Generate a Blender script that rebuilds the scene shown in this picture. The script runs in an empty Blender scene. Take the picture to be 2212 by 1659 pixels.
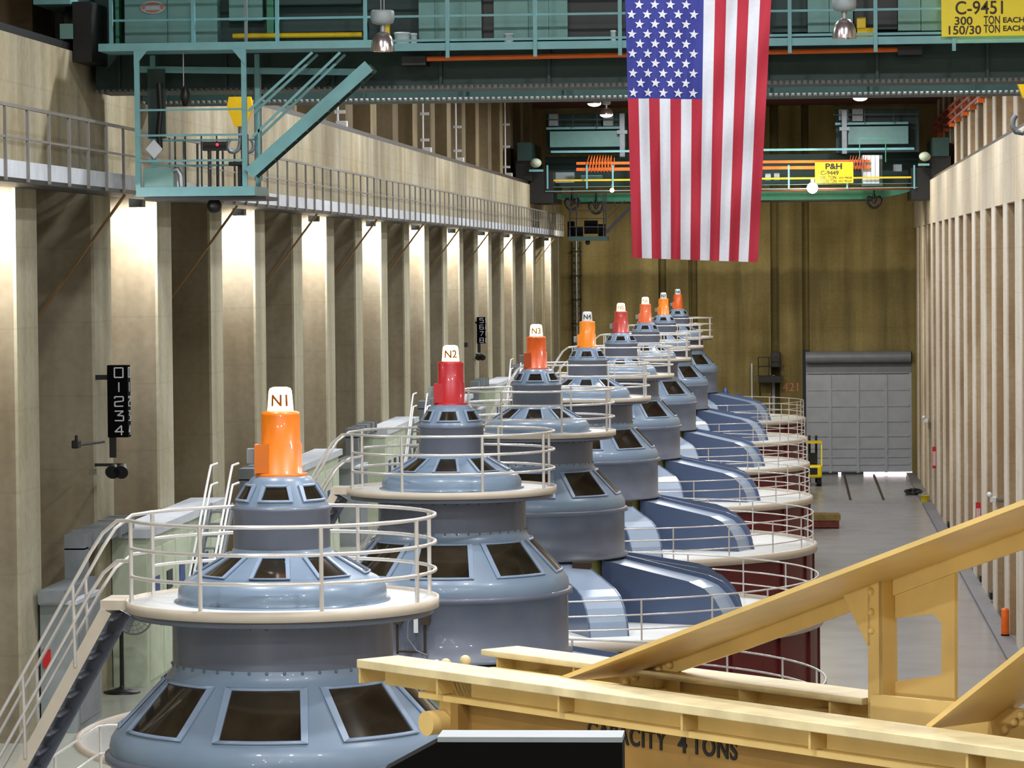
import bpy, math, random
from mathutils import Vector, Matrix
random.seed(7)
PI=math.pi
S=bpy.context.scene
COL=S.collection
# ------------------------------------------------------------------ camera
IW,IH,F=2212,1659,7500.0
VX,VY,ROLL,EYE=1708.0,563.0,.009,13.3
a=Vector(((VX-IW/2)/F,(VY-IH/2)/F,1)).normalized()
D=Vector((ROLL,1,-(ROLL*a.x+a.y)/a.z)).normalized()
Xc=D.cross(a)
right=Vector((Xc.x,a.x,-D.x)); down=Vector((Xc.y,a.y,-D.y)); fwd=Vector((Xc.z,a.z,-D.z))
EYEV=Vector((0,0,EYE))
def ray(px,py): return right*((px-IW/2)/F)+down*((py-IH/2)/F)+fwd
def W(px,py,Y):
    d=ray(px,py); return EYEV+d*(Y/d.y)
def WX(px,py,X):
    d=ray(px,py); return EYEV+d*(X/d.x)
def WZ(px,py,Z):
    d=ray(px,py); return EYEV+d*((Z-EYE)/d.z)
cam=bpy.data.cameras.new('camera'); co=bpy.data.objects.new('camera',cam); COL.objects.link(co)
cam.sensor_fit='HORIZONTAL'; cam.sensor_width=36; cam.lens=F/IW*36; cam.clip_end=600; cam.clip_start=.1
M4=Matrix((( right.x,-down.x,-fwd.x,0),(right.y,-down.y,-fwd.y,0),(right.z,-down.z,-fwd.z,EYE),(0,0,0,1)))
co.matrix_world=M4; S.camera=co
# ------------------------------------------------------------------ materials
def lin(c): 
    c=c/255.0
    return c/12.92 if c<=.04045 else ((c+.055)/1.055)**2.4
def rgb(c): return (lin(c[0]),lin(c[1]),lin(c[2]),1)
def nodes(name):
    m=bpy.data.materials.new(name); m.use_nodes=True
    return m,m.node_tree.nodes,m.node_tree.links,m.node_tree.nodes['Principled BSDF']
def paint(name,c,rough=.45,metal=0,var=.12,scale=3.0,bump=0,coat=0,spec=.5):
    m,n,l,b=nodes(name)
    tc=n.new('ShaderNodeTexCoord'); nz=n.new('ShaderNodeTexNoise'); nz.inputs['Scale'].default_value=scale; nz.inputs['Detail'].default_value=6
    l.new(tc.outputs['Object'],nz.inputs['Vector'])
    mr=n.new('ShaderNodeMapRange'); mr.inputs[1].default_value=.3; mr.inputs[2].default_value=.7; mr.inputs[3].default_value=1-var; mr.inputs[4].default_value=1+var*.6
    l.new(nz.outputs['Fac'],mr.inputs[0])
    mx=n.new('ShaderNodeMix'); mx.data_type='RGBA'; mx.blend_type='MULTIPLY'; mx.inputs[0].default_value=1
    mx.inputs[6].default_value=rgb(c); l.new(mr.outputs[0],mx.inputs[7]); l.new(mx.outputs[2],b.inputs['Base Color'])
    b.inputs['Roughness'].default_value=rough; b.inputs['Metallic'].default_value=metal; b.inputs['Specular IOR Level'].default_value=spec
    if coat: b.inputs['Coat Weight'].default_value=coat
    if bump:
        bp=n.new('ShaderNodeBump'); bp.inputs['Strength'].default_value=bump; l.new(nz.outputs['Fac'],bp.inputs['Height']); l.new(bp.outputs[0],b.inputs['Normal'])
    return m
def concrete(name,c,c2,streak=.35,band=0,bandz=12.8,rough=.8,spec=.3):
    """board formed concrete: blotches, vertical run marks and horizontal pour joints"""
    m,n,l,b=nodes(name)
    tc=n.new('ShaderNodeTexCoord')
    def noise(sc,vec,det=6):
        mp=n.new('ShaderNodeMapping'); mp.inputs['Scale'].default_value=vec; l.new(tc.outputs['Object'],mp.inputs[0])
        z=n.new('ShaderNodeTexNoise'); z.inputs['Scale'].default_value=sc; z.inputs['Detail'].default_value=det; l.new(mp.outputs[0],z.inputs['Vector']); return z.outputs['Fac']
    def rng(s,a0,a1,b0,b1):
        r=n.new('ShaderNodeMapRange'); 
        for i,v in enumerate((a0,a1,b0,b1)): r.inputs[i+1].default_value=v
        l.new(s,r.inputs[0]); return r.outputs[0]
    def mul(x,y):
        k=n.new('ShaderNodeMath'); k.operation='MULTIPLY'; l.new(x,k.inputs[0]); l.new(y,k.inputs[1]); return k.outputs[0]
    mix=n.new('ShaderNodeMix'); mix.data_type='RGBA'; mix.inputs[6].default_value=rgb(c); mix.inputs[7].default_value=rgb(c2)
    l.new(rng(noise(.35,(1,1,1)),.35,.65,0,1),mix.inputs[0])
    v=rng(noise(1.3,(1,1,.06)),.3,.7,1-streak,1+streak*.3)
    v=mul(v,rng(noise(6,(1,1,1)),.3,.7,.9,1.06))
    sx=n.new('ShaderNodeSeparateXYZ'); l.new(tc.outputs['Object'],sx.inputs[0])
    fr=n.new('ShaderNodeMath'); fr.operation='PINGPONG'; fr.inputs[1].default_value=.76; l.new(sx.outputs[2],fr.inputs[0])
    v=mul(v,rng(fr.outputs[0],0,.035,.9,1.0))
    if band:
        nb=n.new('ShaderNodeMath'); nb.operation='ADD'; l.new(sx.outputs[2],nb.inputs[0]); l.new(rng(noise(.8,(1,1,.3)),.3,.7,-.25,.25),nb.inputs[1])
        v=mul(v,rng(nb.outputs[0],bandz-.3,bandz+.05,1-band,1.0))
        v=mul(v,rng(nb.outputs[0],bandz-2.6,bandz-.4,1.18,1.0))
    mx=n.new('ShaderNodeMix'); mx.data_type='RGBA'; mx.blend_type='MULTIPLY'; mx.inputs[0].default_value=1
    l.new(mix.outputs[2],mx.inputs[6]); l.new(v,mx.inputs[7]); l.new(mx.outputs[2],b.inputs['Base Color'])
    b.inputs['Roughness'].default_value=rough; b.inputs['Specular IOR Level'].default_value=spec
    return m
def emit(name,c,st,base=None):
    m,n,l,b=nodes(name); b.inputs['Base Color'].default_value=rgb(base or c); b.inputs['Emission Color'].default_value=rgb(c); b.inputs['Emission Strength'].default_value=st
    return m
M={}
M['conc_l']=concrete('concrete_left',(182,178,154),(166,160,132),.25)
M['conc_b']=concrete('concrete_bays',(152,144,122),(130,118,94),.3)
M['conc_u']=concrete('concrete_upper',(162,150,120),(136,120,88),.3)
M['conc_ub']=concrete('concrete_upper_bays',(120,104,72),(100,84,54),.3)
M['conc_beam']=concrete('concrete_beam',(192,186,162),(172,160,126),.32)
M['conc_beamr']=concrete('concrete_beam_pale',(214,204,182),(204,188,158),.12)
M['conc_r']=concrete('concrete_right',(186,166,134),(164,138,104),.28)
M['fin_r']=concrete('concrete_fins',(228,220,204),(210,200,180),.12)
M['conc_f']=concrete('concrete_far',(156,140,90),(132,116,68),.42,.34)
M['floor']=paint('polished_floor',(150,150,150),.22,0,.1,.6)
M['floor_l']=paint('polished_floor_pale',(176,180,168),.25,0,.1,.6)
M['curb']=paint('grey_curb',(118,118,122),.5)
M['ceil']=paint('ceiling_red_brown',(92,48,44),.8)
M['blue']=paint('machine_blue_grey',(124,145,167),.33,0,.07,1.2,coat=.25)
M['blue_d']=paint('machine_slate',(102,110,126),.38,0,.1,1.5,coat=.15)
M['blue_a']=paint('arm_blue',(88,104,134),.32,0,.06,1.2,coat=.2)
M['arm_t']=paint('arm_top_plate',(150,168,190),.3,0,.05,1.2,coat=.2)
M['frame']=paint('window_frame_blue',(138,158,184),.35,0,.05)
M['glass']=paint('dark_window',(50,44,33),.08,0,.6,1.4)
M['white']=paint('white_paint',(222,226,226),.4,0,.05)
M['rim']=paint('rim_cream',(206,196,178),.45,0,.06)
M['rail']=paint('handrail_steel',(236,234,230),.22,.5,.04)
M['maroon']=paint('maroon_paint',(100,32,34),.4,0,.12)
M['lampw']=paint('lamp_white',(226,232,234),.35)
M['lit']=emit('lamp_lit',(255,216,140),4,(255,240,210))
M['ink']=paint('black_ink',(24,22,22),.6)
M['inkl']=emit('amber_ink',(170,80,10),.6,(60,30,10))
M['teal']=paint('crane_teal',(116,172,176),.42,0,.1)
M['teal_l']=paint('cabinet_teal',(112,156,150),.45,0,.08)
M['teal_d']=paint('crane_dark_teal',(34,62,58),.55,0,.15)
M['green']=paint('crane_green',(60,140,104),.45)
M['black']=paint('black_metal',(20,20,20),.45)
M['blk2']=paint('soft_black',(9,8,8),.95,spec=.08)
M['rod']=paint('rusty_rod',(150,122,84),.6)
M['steel']=paint('steel_grey',(150,152,156),.35,.6)
M['galv']=paint('galvanised_grey',(126,134,138),.45,.25)
M['toe']=paint('toe_plate_pale',(196,204,212),.5)
M['catrail']=paint('catwalk_rail_grey',(128,126,122),.45,.2)
M['orange']=paint('orange_bar',(238,110,26),.45)
M['yellow']=paint('crane_yellow',(232,190,24),.45)
M['signy']=paint('sign_yellow',(250,228,22),.45,0,.03)
M['signy2']=paint('sign_amber',(250,212,16),.45,0,.03)
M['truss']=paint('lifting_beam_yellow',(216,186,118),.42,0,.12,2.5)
M['truss_shade']=paint('lifting_beam_shaded',(146,112,56),.5,0,.2,2.5)  # darker yellow for the lower web: shade below the flange put into the colour
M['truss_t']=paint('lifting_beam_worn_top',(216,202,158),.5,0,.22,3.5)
M['red']=paint('red_paint',(196,32,38),.45)
M['redc']=paint('bus_bar_red',(176,84,58),.6)
M['fr']=paint('flag_red',(146,18,40),.8,0,.06,14,bump=.35)
M['fw']=paint('flag_white',(180,183,191),.8,0,.04,14,bump=.35)
M['fb']=paint('flag_blue',(33,40,116),.8,0,.06,14,bump=.35)
M['door']=paint('shutter_grey',(168,174,186),.5,0,.08,2)
M['door_d']=paint('shutter_grey_dark',(120,124,132),.45,0,.1,2)
M['booth']=paint('booth_pale_green',(192,204,180),.55)
M['cab']=paint('cabinet_grey',(140,150,152),.5)
M['rubber']=paint('rubber',(22,22,24),.8)
M['fork']=paint('forklift_yellow',(228,206,20),.4)
M['wood']=paint('timber',(136,116,60),.7,0,.3,5)
M['woodr']=paint('timber_red',(112,50,34),.7,0,.3,5)
M['brown']=paint('dark_brown',(60,44,24),.6)
M['valve']=paint('valve_blue',(36,60,130),.4)
M['alum']=paint('spun_aluminium',(214,206,204),.2,.9,.05)
M['dayl']=emit('daylight_gap',(255,236,240),9)
M['disc']=emit('lamp_disc',(255,250,255),14)
M['flood']=emit('flood_disc',(255,248,200),22)
M['bulb']=emit('bulb_yellow',(255,240,150),9)
M['redled']=emit('red_pilot',(255,30,40),6)
M['panelg']=paint('panel_green_yellow',(150,150,84),.6)
M['pinkt']=paint('faded_red_lettering',(196,120,92),.7)
# ------------------------------------------------------------------ mesh builder
def V(p): return Vector(p)
class MB:
    def __init__(s): s.v=[];s.f=[];s.mi=[];s.sm=[]
    def add(s,vs,fs,mi=0,sm=False):
        o=len(s.v); s.v+= [tuple(q) for q in vs]
        for f in fs: s.f.append([o+i for i in f]); s.mi.append(mi); s.sm.append(sm)
        return s
    def box(s,x0,x1,y0,y1,z0,z1,mi=0):
        x0,x1=sorted((x0,x1));y0,y1=sorted((y0,y1));z0,z1=sorted((z0,z1))
        return s.add([(x0,y0,z0),(x1,y0,z0),(x1,y1,z0),(x0,y1,z0),(x0,y0,z1),(x1,y0,z1),(x1,y1,z1),(x0,y1,z1)],
          [(0,3,2,1),(4,5,6,7),(0,1,5,4),(1,2,6,5),(2,3,7,6),(3,0,4,7)],mi)
    def bar(s,p,q,w,h,up=(0,0,1),mi=0):
        p,q=V(p),V(q); d=(q-p).normalized(); u=V(up)
        if abs(d.dot(u))>.98: u=V((0,1,0))
        sd=d.cross(u).normalized()*(w/2); up2=sd.cross(d).normalized()*(h/2)
        vs=[p-sd-up2,p+sd-up2,p+sd+up2,p-sd+up2,q-sd-up2,q+sd-up2,q+sd+up2,q-sd+up2]
        return s.add(vs,[(0,1,2,3),(7,6,5,4),(0,4,5,1),(1,5,6,2),(2,6,7,3),(3,7,4,0)],mi)
    def tube(s,p,q,r,n=8,r2=None,mi=0): 
        p,q=V(p),V(q); d=(q-p).normalized(); u=V((0,0,1)) if abs(d.z)<.9 else V((1,0,0))
        A=d.cross(u).normalized(); B=d.cross(A); r2=r if r2 is None else r2
        vs=[]
        for c,rr in((p,r),(q,r2)):
            for i in range(n): t=2*PI*i/n; vs.append(c+(A*math.cos(t)+B*math.sin(t))*rr)
        s.add(vs,[(i,(i+1)%n,n+(i+1)%n,n+i) for i in range(n)],mi,True)
        return s.add(vs,[tuple(range(n))[::-1],tuple(range(n,2*n))],mi)
    def path(s,pts,r,n=8,closed=False,mi=0):
        pts=[V(p) for p in pts]; N=len(pts); rings=[]; prev=None
        for i in range(N):
            if closed: d=pts[(i+1)%N]-pts[i-1]
            else: d=pts[min(i+1,N-1)]-pts[max(i-1,0)]
            d.normalize()
            if prev is None:
                u=V((0,0,1)) if abs(d.z)<.9 else V((1,0,0)); A=d.cross(u).normalized()
            else:
                A=(prev-d*prev.dot(d)).normalized()
            prev=A; B=d.cross(A)
            rings.append([pts[i]+(A*math.cos(2*PI*k/n)+B*math.sin(2*PI*k/n))*r for k in range(n)])
        vs=[q for g in rings for q in g]; fs=[]
        for i in range(N if closed else N-1):
            j=(i+1)%N
            for k in range(n): fs.append((i*n+k,i*n+(k+1)%n,j*n+(k+1)%n,j*n+k))
        s.add(vs,fs,mi,True)
        if not closed: s.add(rings[0]+rings[-1],[tuple(range(n))[::-1],tuple(range(n,2*n))],mi)
        return s
    def lathe(s,prof,n=48,c=(0,0),mi=0,sm=True,caps=True):
        vs=[];m=len(prof)
        for i in range(n):
            t=2*PI*i/n
            for r,z in prof: vs.append((c[0]+r*math.cos(t),c[1]+r*math.sin(t),z))
        fs=[]
        for i in range(n):
            j=(i+1)%n
            for k in range(m-1): fs.append((i*m+k,j*m+k,j*m+k+1,i*m+k+1))
        s.add(vs,fs,mi,sm)
        if caps:
            for k,rev in((0,True),(m-1,False)):
                if prof[k][0]>1e-4:
                    ring=[vs[i*m+k] for i in range(n)]; s.add(ring,[tuple(range(n))[::-1] if rev else tuple(range(n))],mi)
        return s
    def patch(s,p0,p1,a0,a1,off,n=6,mi=0,th=.0,sm=True):
        """conical patch between profile points p0,p1 and angles a0..a1 lifted by off"""
        (r0,z0),(r1,z1)=p0,p1; L=math.hypot(r1-r0,z1-z0); nr,nz=abs(z1-z0)/L,abs(r1-r0)/L
        vs=[]
        for (r,z) in (p0,p1):
            for i in range(n+1):
                t=a0+(a1-a0)*i/n; vs.append(((r+nr*off)*math.cos(t),(r+nr*off)*math.sin(t),z+nz*off))
        s.add(vs,[(i,i+1,n+2+i,n+1+i) for i in range(n)],mi,sm); return s
    def prism(s,poly,o,e1,e2,dv,mi=0):
        o,e1,e2,dv=V(o),V(e1),V(e2),V(dv); n=len(poly)
        A=[o+e1*p[0]+e2*p[1] for p in poly]; B=[q+dv for q in A]
        return s.add(A+B,[tuple(range(n))[::-1],tuple(range(n,2*n))]+[(i,(i+1)%n,n+(i+1)%n,n+i) for i in range(n)],mi)
    def sph(s,c,r,n=10,m=6,mi=0,sc=(1,1,1)):
        vs=[];c=V(c)
        for j in range(m+1):
            p=PI*j/m
            for i in range(n): t=2*PI*i/n; vs.append((c.x+r*sc[0]*math.sin(p)*math.cos(t),c.y+r*sc[1]*math.sin(p)*math.sin(t),c.z+r*sc[2]*math.cos(p)))
        return s.add(vs,[(j*n+i,(j+1)*n+i,(j+1)*n+(i+1)%n,j*n+(i+1)%n) for j in range(m) for i in range(n)],mi,True)
    def build(s,name,mats,parent=None,bevel=0,**kw):
        me=bpy.data.meshes.new(name); me.from_pydata(s.v,[],s.f)
        if not isinstance(mats,(list,tuple)): mats=[mats]
        for m in mats: me.materials.append(m)
        me.polygons.foreach_set('material_index',s.mi); me.polygons.foreach_set('use_smooth',s.sm)
        me.update()
        import bmesh
        bm=bmesh.new(); bm.from_mesh(me); bmesh.ops.recalc_face_normals(bm,faces=bm.faces); bm.to_mesh(me); bm.free()
        o=bpy.data.objects.new(name,me); COL.objects.link(o)
        if parent is not None: put(o,parent)
        if bevel:
            b=o.modifiers.new('bevel','BEVEL'); b.width=bevel; b.segments=2; b.limit_method='ANGLE'
        for k,v in kw.items(): o[k]=v
        return o
def put(o,parent):
    """parent keeping the world placement (meshes are made in hall coordinates)"""
    o.parent=parent; w=Vector(); p=parent
    while p: w+=p.location; p=p.parent
    o.location=-w+o.location if not o.get('_l') else o.location
def thing(name,label,cat,loc=(0,0,0),group=None):
    o=bpy.data.objects.new(name,None); o.empty_display_size=.3; COL.objects.link(o); o.location=loc
    o['label']=label; o['category']=cat
    if group: o['group']=group
    return o
def tag(o,label,cat,group=None):
    o['label']=label; o['category']=cat
    if group: o['group']=group
    return o
def struct(o): o['kind']='structure'; return o
def text_mesh(txt,size,ext=.004,spacing=1.0,bold=0):
    cu=bpy.data.curves.new('lettering','FONT'); cu.body=txt; cu.size=size; cu.align_x='CENTER'; cu.align_y='CENTER'; cu.extrude=ext; cu.space_character=spacing; cu.offset=bold
    ob=bpy.data.objects.new('lettering',cu); COL.objects.link(ob)
    bpy.context.view_layer.update()
    me=bpy.data.meshes.new_from_object(ob.evaluated_get(bpy.context.evaluated_depsgraph_get()))
    bpy.data.objects.remove(ob); bpy.data.curves.remove(cu)
    return me
def text(name,txt,size,o,ex,ey,mat,parent,sx=1.0,ext=.004,spacing=1.0,bold=0,warp=None):
    me=text_mesh(txt,size,ext,spacing,bold); ex,ey,o=V(ex).normalized(),V(ey).normalized(),V(o); ez=ex.cross(ey)
    for v in me.vertices:
        p=v.co.copy()
        v.co= warp(p) if warp else o+ex*(p.x*sx)+ey*p.y+ez*p.z
    me.materials.clear(); me.materials.append(mat)
    ob=bpy.data.objects.new(name,me); COL.objects.link(ob); put(ob,parent); return ob
def copy_tree(o,parent=None):
    c=o.copy(); COL.objects.link(c)
    if parent is not None: c.parent=parent; c.matrix_parent_inverse=o.matrix_parent_inverse.copy()
    for ch in list(o.children): copy_tree(ch,c)
    return c
def arc(cx,cy,r,z,a0,a1,n):
    return [(cx+r*math.cos(a0+(a1-a0)*i/n),cy+r*math.sin(a0+(a1-a0)*i/n),z) for i in range(n+1)]
# ------------------------------------------------------------------ hall shell
YN,YF=-6.0,216.0
XL,XLB=-14.3,-15.9      # left pilaster faces / bay backs
XUL,XULB=-15.5,-16.6     # upper left
XR,XRB=7.6,8.3          # right fins / recess
XUR,XURB=8.9,9.7
ZB0,ZB1=15.25,17.62      # crane runway beams
ZC=22.9; ZL=4.45
PIL=[71.5+7.2*k for k in range(-10,21)]
struct(MB().box(-8.5,12,YN,YF+1,-.3,0).build('floor',M['floor']))
struct(MB().box(-17,-8.5,YN,YF+1,-.3,ZL).build('floor',M['floor_l']))
struct(MB().box(-17,12,YN,YF+1,ZC,ZC+.4).build('ceiling',M['ceil']))
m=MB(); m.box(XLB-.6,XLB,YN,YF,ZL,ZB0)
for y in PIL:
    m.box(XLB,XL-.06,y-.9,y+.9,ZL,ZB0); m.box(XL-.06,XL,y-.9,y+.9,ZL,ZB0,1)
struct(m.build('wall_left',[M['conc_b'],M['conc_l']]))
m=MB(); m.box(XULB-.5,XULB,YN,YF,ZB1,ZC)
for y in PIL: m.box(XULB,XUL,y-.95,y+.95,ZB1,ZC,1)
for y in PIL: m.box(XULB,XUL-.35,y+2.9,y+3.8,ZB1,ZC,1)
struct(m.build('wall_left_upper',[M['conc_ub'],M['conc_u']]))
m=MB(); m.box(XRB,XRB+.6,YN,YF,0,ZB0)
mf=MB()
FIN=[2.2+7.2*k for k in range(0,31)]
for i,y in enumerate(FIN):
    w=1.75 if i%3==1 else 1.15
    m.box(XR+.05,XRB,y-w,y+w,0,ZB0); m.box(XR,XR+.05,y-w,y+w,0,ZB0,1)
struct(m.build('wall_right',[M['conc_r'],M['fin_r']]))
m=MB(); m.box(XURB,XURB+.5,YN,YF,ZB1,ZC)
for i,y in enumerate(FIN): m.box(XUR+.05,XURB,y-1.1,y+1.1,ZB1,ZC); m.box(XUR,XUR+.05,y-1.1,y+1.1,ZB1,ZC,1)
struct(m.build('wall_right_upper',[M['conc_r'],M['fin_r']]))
struct(MB().box(XULB-.1,XL,YN,YF,ZB0,ZB1).build('trim_1',M['conc_beam']))
struct(MB().box(XR,XURB+.1,YN,YF,ZB0,ZB1).build('trim_2',M['conc_beamr']))
struct(MB().box(-17,12,YN-.5,YN,-.3,ZC+.4).build('wall_near',M['conc_l']))
struct(MB().box(XR-.55,XR,YN,YF,0,.12).build('baseboard_right',M['curb']))
# far wall with vertical slots and the door opening
DX0,DX1,DZ=.9,7.42,7.62
def fx(px,py=700): return W(px,py,YF).x
slots=[(fx(1423),fx(1440)),(fx(1488),fx(1507)),(fx(1665),fx(1684)),(fx(1733),fx(1749))]
m=MB(); edges=[-17]
x=-17
for s0,s1 in slots:
    m.box(x,s0,YF,YF+1,0,ZC); m.box(s0,s1,YF+.95,YF+1.2,(DZ+.1 if s1>DX0 else 0),ZC); x=s1
m.box(x,12,YF,YF+1,DZ,ZC); m.box(DX1,12,YF,YF+1,0,DZ); m.box(x-.2,DX0,YF+.45,YF+1,0,DZ)
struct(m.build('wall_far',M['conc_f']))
# balcony the photo is taken from (below the frame)
struct(MB().box(-7,7,YN,9.4,11.4,11.7).build('floor',M['floor_l']))
# ------------------------------------------------------------------ roller door
dr=struct(thing('door_1','wide grey steel roller shutter door in the far wall','door',((DX0+DX1)/2,YF,0)))
del dr['label']; del dr['category']
zt=W(1850,806,YF).z
m=MB(); m.box(DX0,DX1,YF+.35,YF+.42,.14,zt)
for px in (1671,1856-3,1914):
    xx=fx(px,900); m.box(xx-.09,xx+.09,YF+.27,YF+.36,.1,zt-.1)
for py in (842,877,910,942,968,987,1003,1016):
    zz=W(1850,py,YF).z; m.box(DX0+.1,DX1-.15,YF+.29,YF+.36,zz-.06,zz+.06)
xx=fx(1793,900); m.box(xx-.09,xx+.09,YF+.27,YF+.36,.1,zt-.1)
m.build('door_panel',M['door'],dr)
MB().box(DX0,DX1,YF+.38,YF+.44,zt,DZ-.5).build('header_panel',M['door_d'],dr)
MB().tube((DX0-.02,YF-.1,DZ-.32),(DX1-.05,YF-.1,DZ-.32),.36,20).build('shutter_roll',M['door_d'],dr)
MB().box(DX0+.05,DX1-.2,YF+.2,YF+.3,zt-.03,zt+.05).build('guide_bar',M['steel'],dr)
g=MB(); g.box(fx(1866,1022),fx(1971,1022),YF+.36,YF+.40,.03,.15); g.box(fx(1811,1022),fx(1817,1022),YF+.36,YF+.4,.03,.12)
g.build('daylight_gap',M['dayl'],dr)
# ------------------------------------------------------------------ runway crane rails
tag(MB().box(-14.5,-14.34,YN+.1,YF-.1,ZB1,ZB1+.16).build('crane_rail',M['black']),'dark crane rail along the top of the left concrete ledge','rail','crane rails')
tag(MB().box(7.64,7.76,YN+.1,YF-.1,ZB1,ZB1+.13).build('crane_rail',M['black']),'dark crane rail along the top of the right concrete ledge','rail','crane rails')
for i,(za,nm) in enumerate(((21.55,'uppermost'),(21.15,'middle'),(20.72,'lowest'))):
    r=thing('conductor_bar','rust red conductor bar high on right wall, %s of the three'%nm,'conductor bar',(XUR-.25,130,za),'conductor bars on right wall')
    MB().bar((XUR-.25,90,za),(XUR-.25,YF-3,za),.07,.12).build('bar',M['redc'],r)
    for y in [q for q in FIN if q>92]:
        MB().box(XUR-.32,XUR-.005,y-.18,y+.18,za-.26,za-.06).build('bracket',M['orange'] if za<21 else M['redc'],r)
# ------------------------------------------------------------------ left catwalk
cw=thing('catwalk','long grey steel catwalk with railing along left concrete ledge','catwalk',(XL,100,14.78))
CX=-13.4
MB().box(CX,XL,40,206,14.78,14.86).build('deck',M['black'],cw)
MB().box(CX-.03,CX,40,206,14.86,15.16).build('toe_plate',M['toe'],cw)
MB().bar((CX+.02,40,16.1),(CX+.02,206,16.1),.05,.06).build('top_rail',M['catrail'],cw)
MB().bar((CX+.02,40,15.55),(CX+.02,206,15.55),.035,.04).build('middle_rail',M['catrail'],cw)
y=41.0
while y<206:
    MB().bar((CX+.025,y,14.8),(CX+.025,y,16.1),.05,.075).build('railing_post',M['catrail'],cw); y+=1.76
for y in [PIL[k] for k in range(len(PIL)) if 50<PIL[k]<206 and (k-10)%2==1]:
    MB().bar((XL-1.1,y+6.0,12.3),(CX-.1,y+5.6,14.76),.05,.05).build('bracket',M['rod'],cw)
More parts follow.
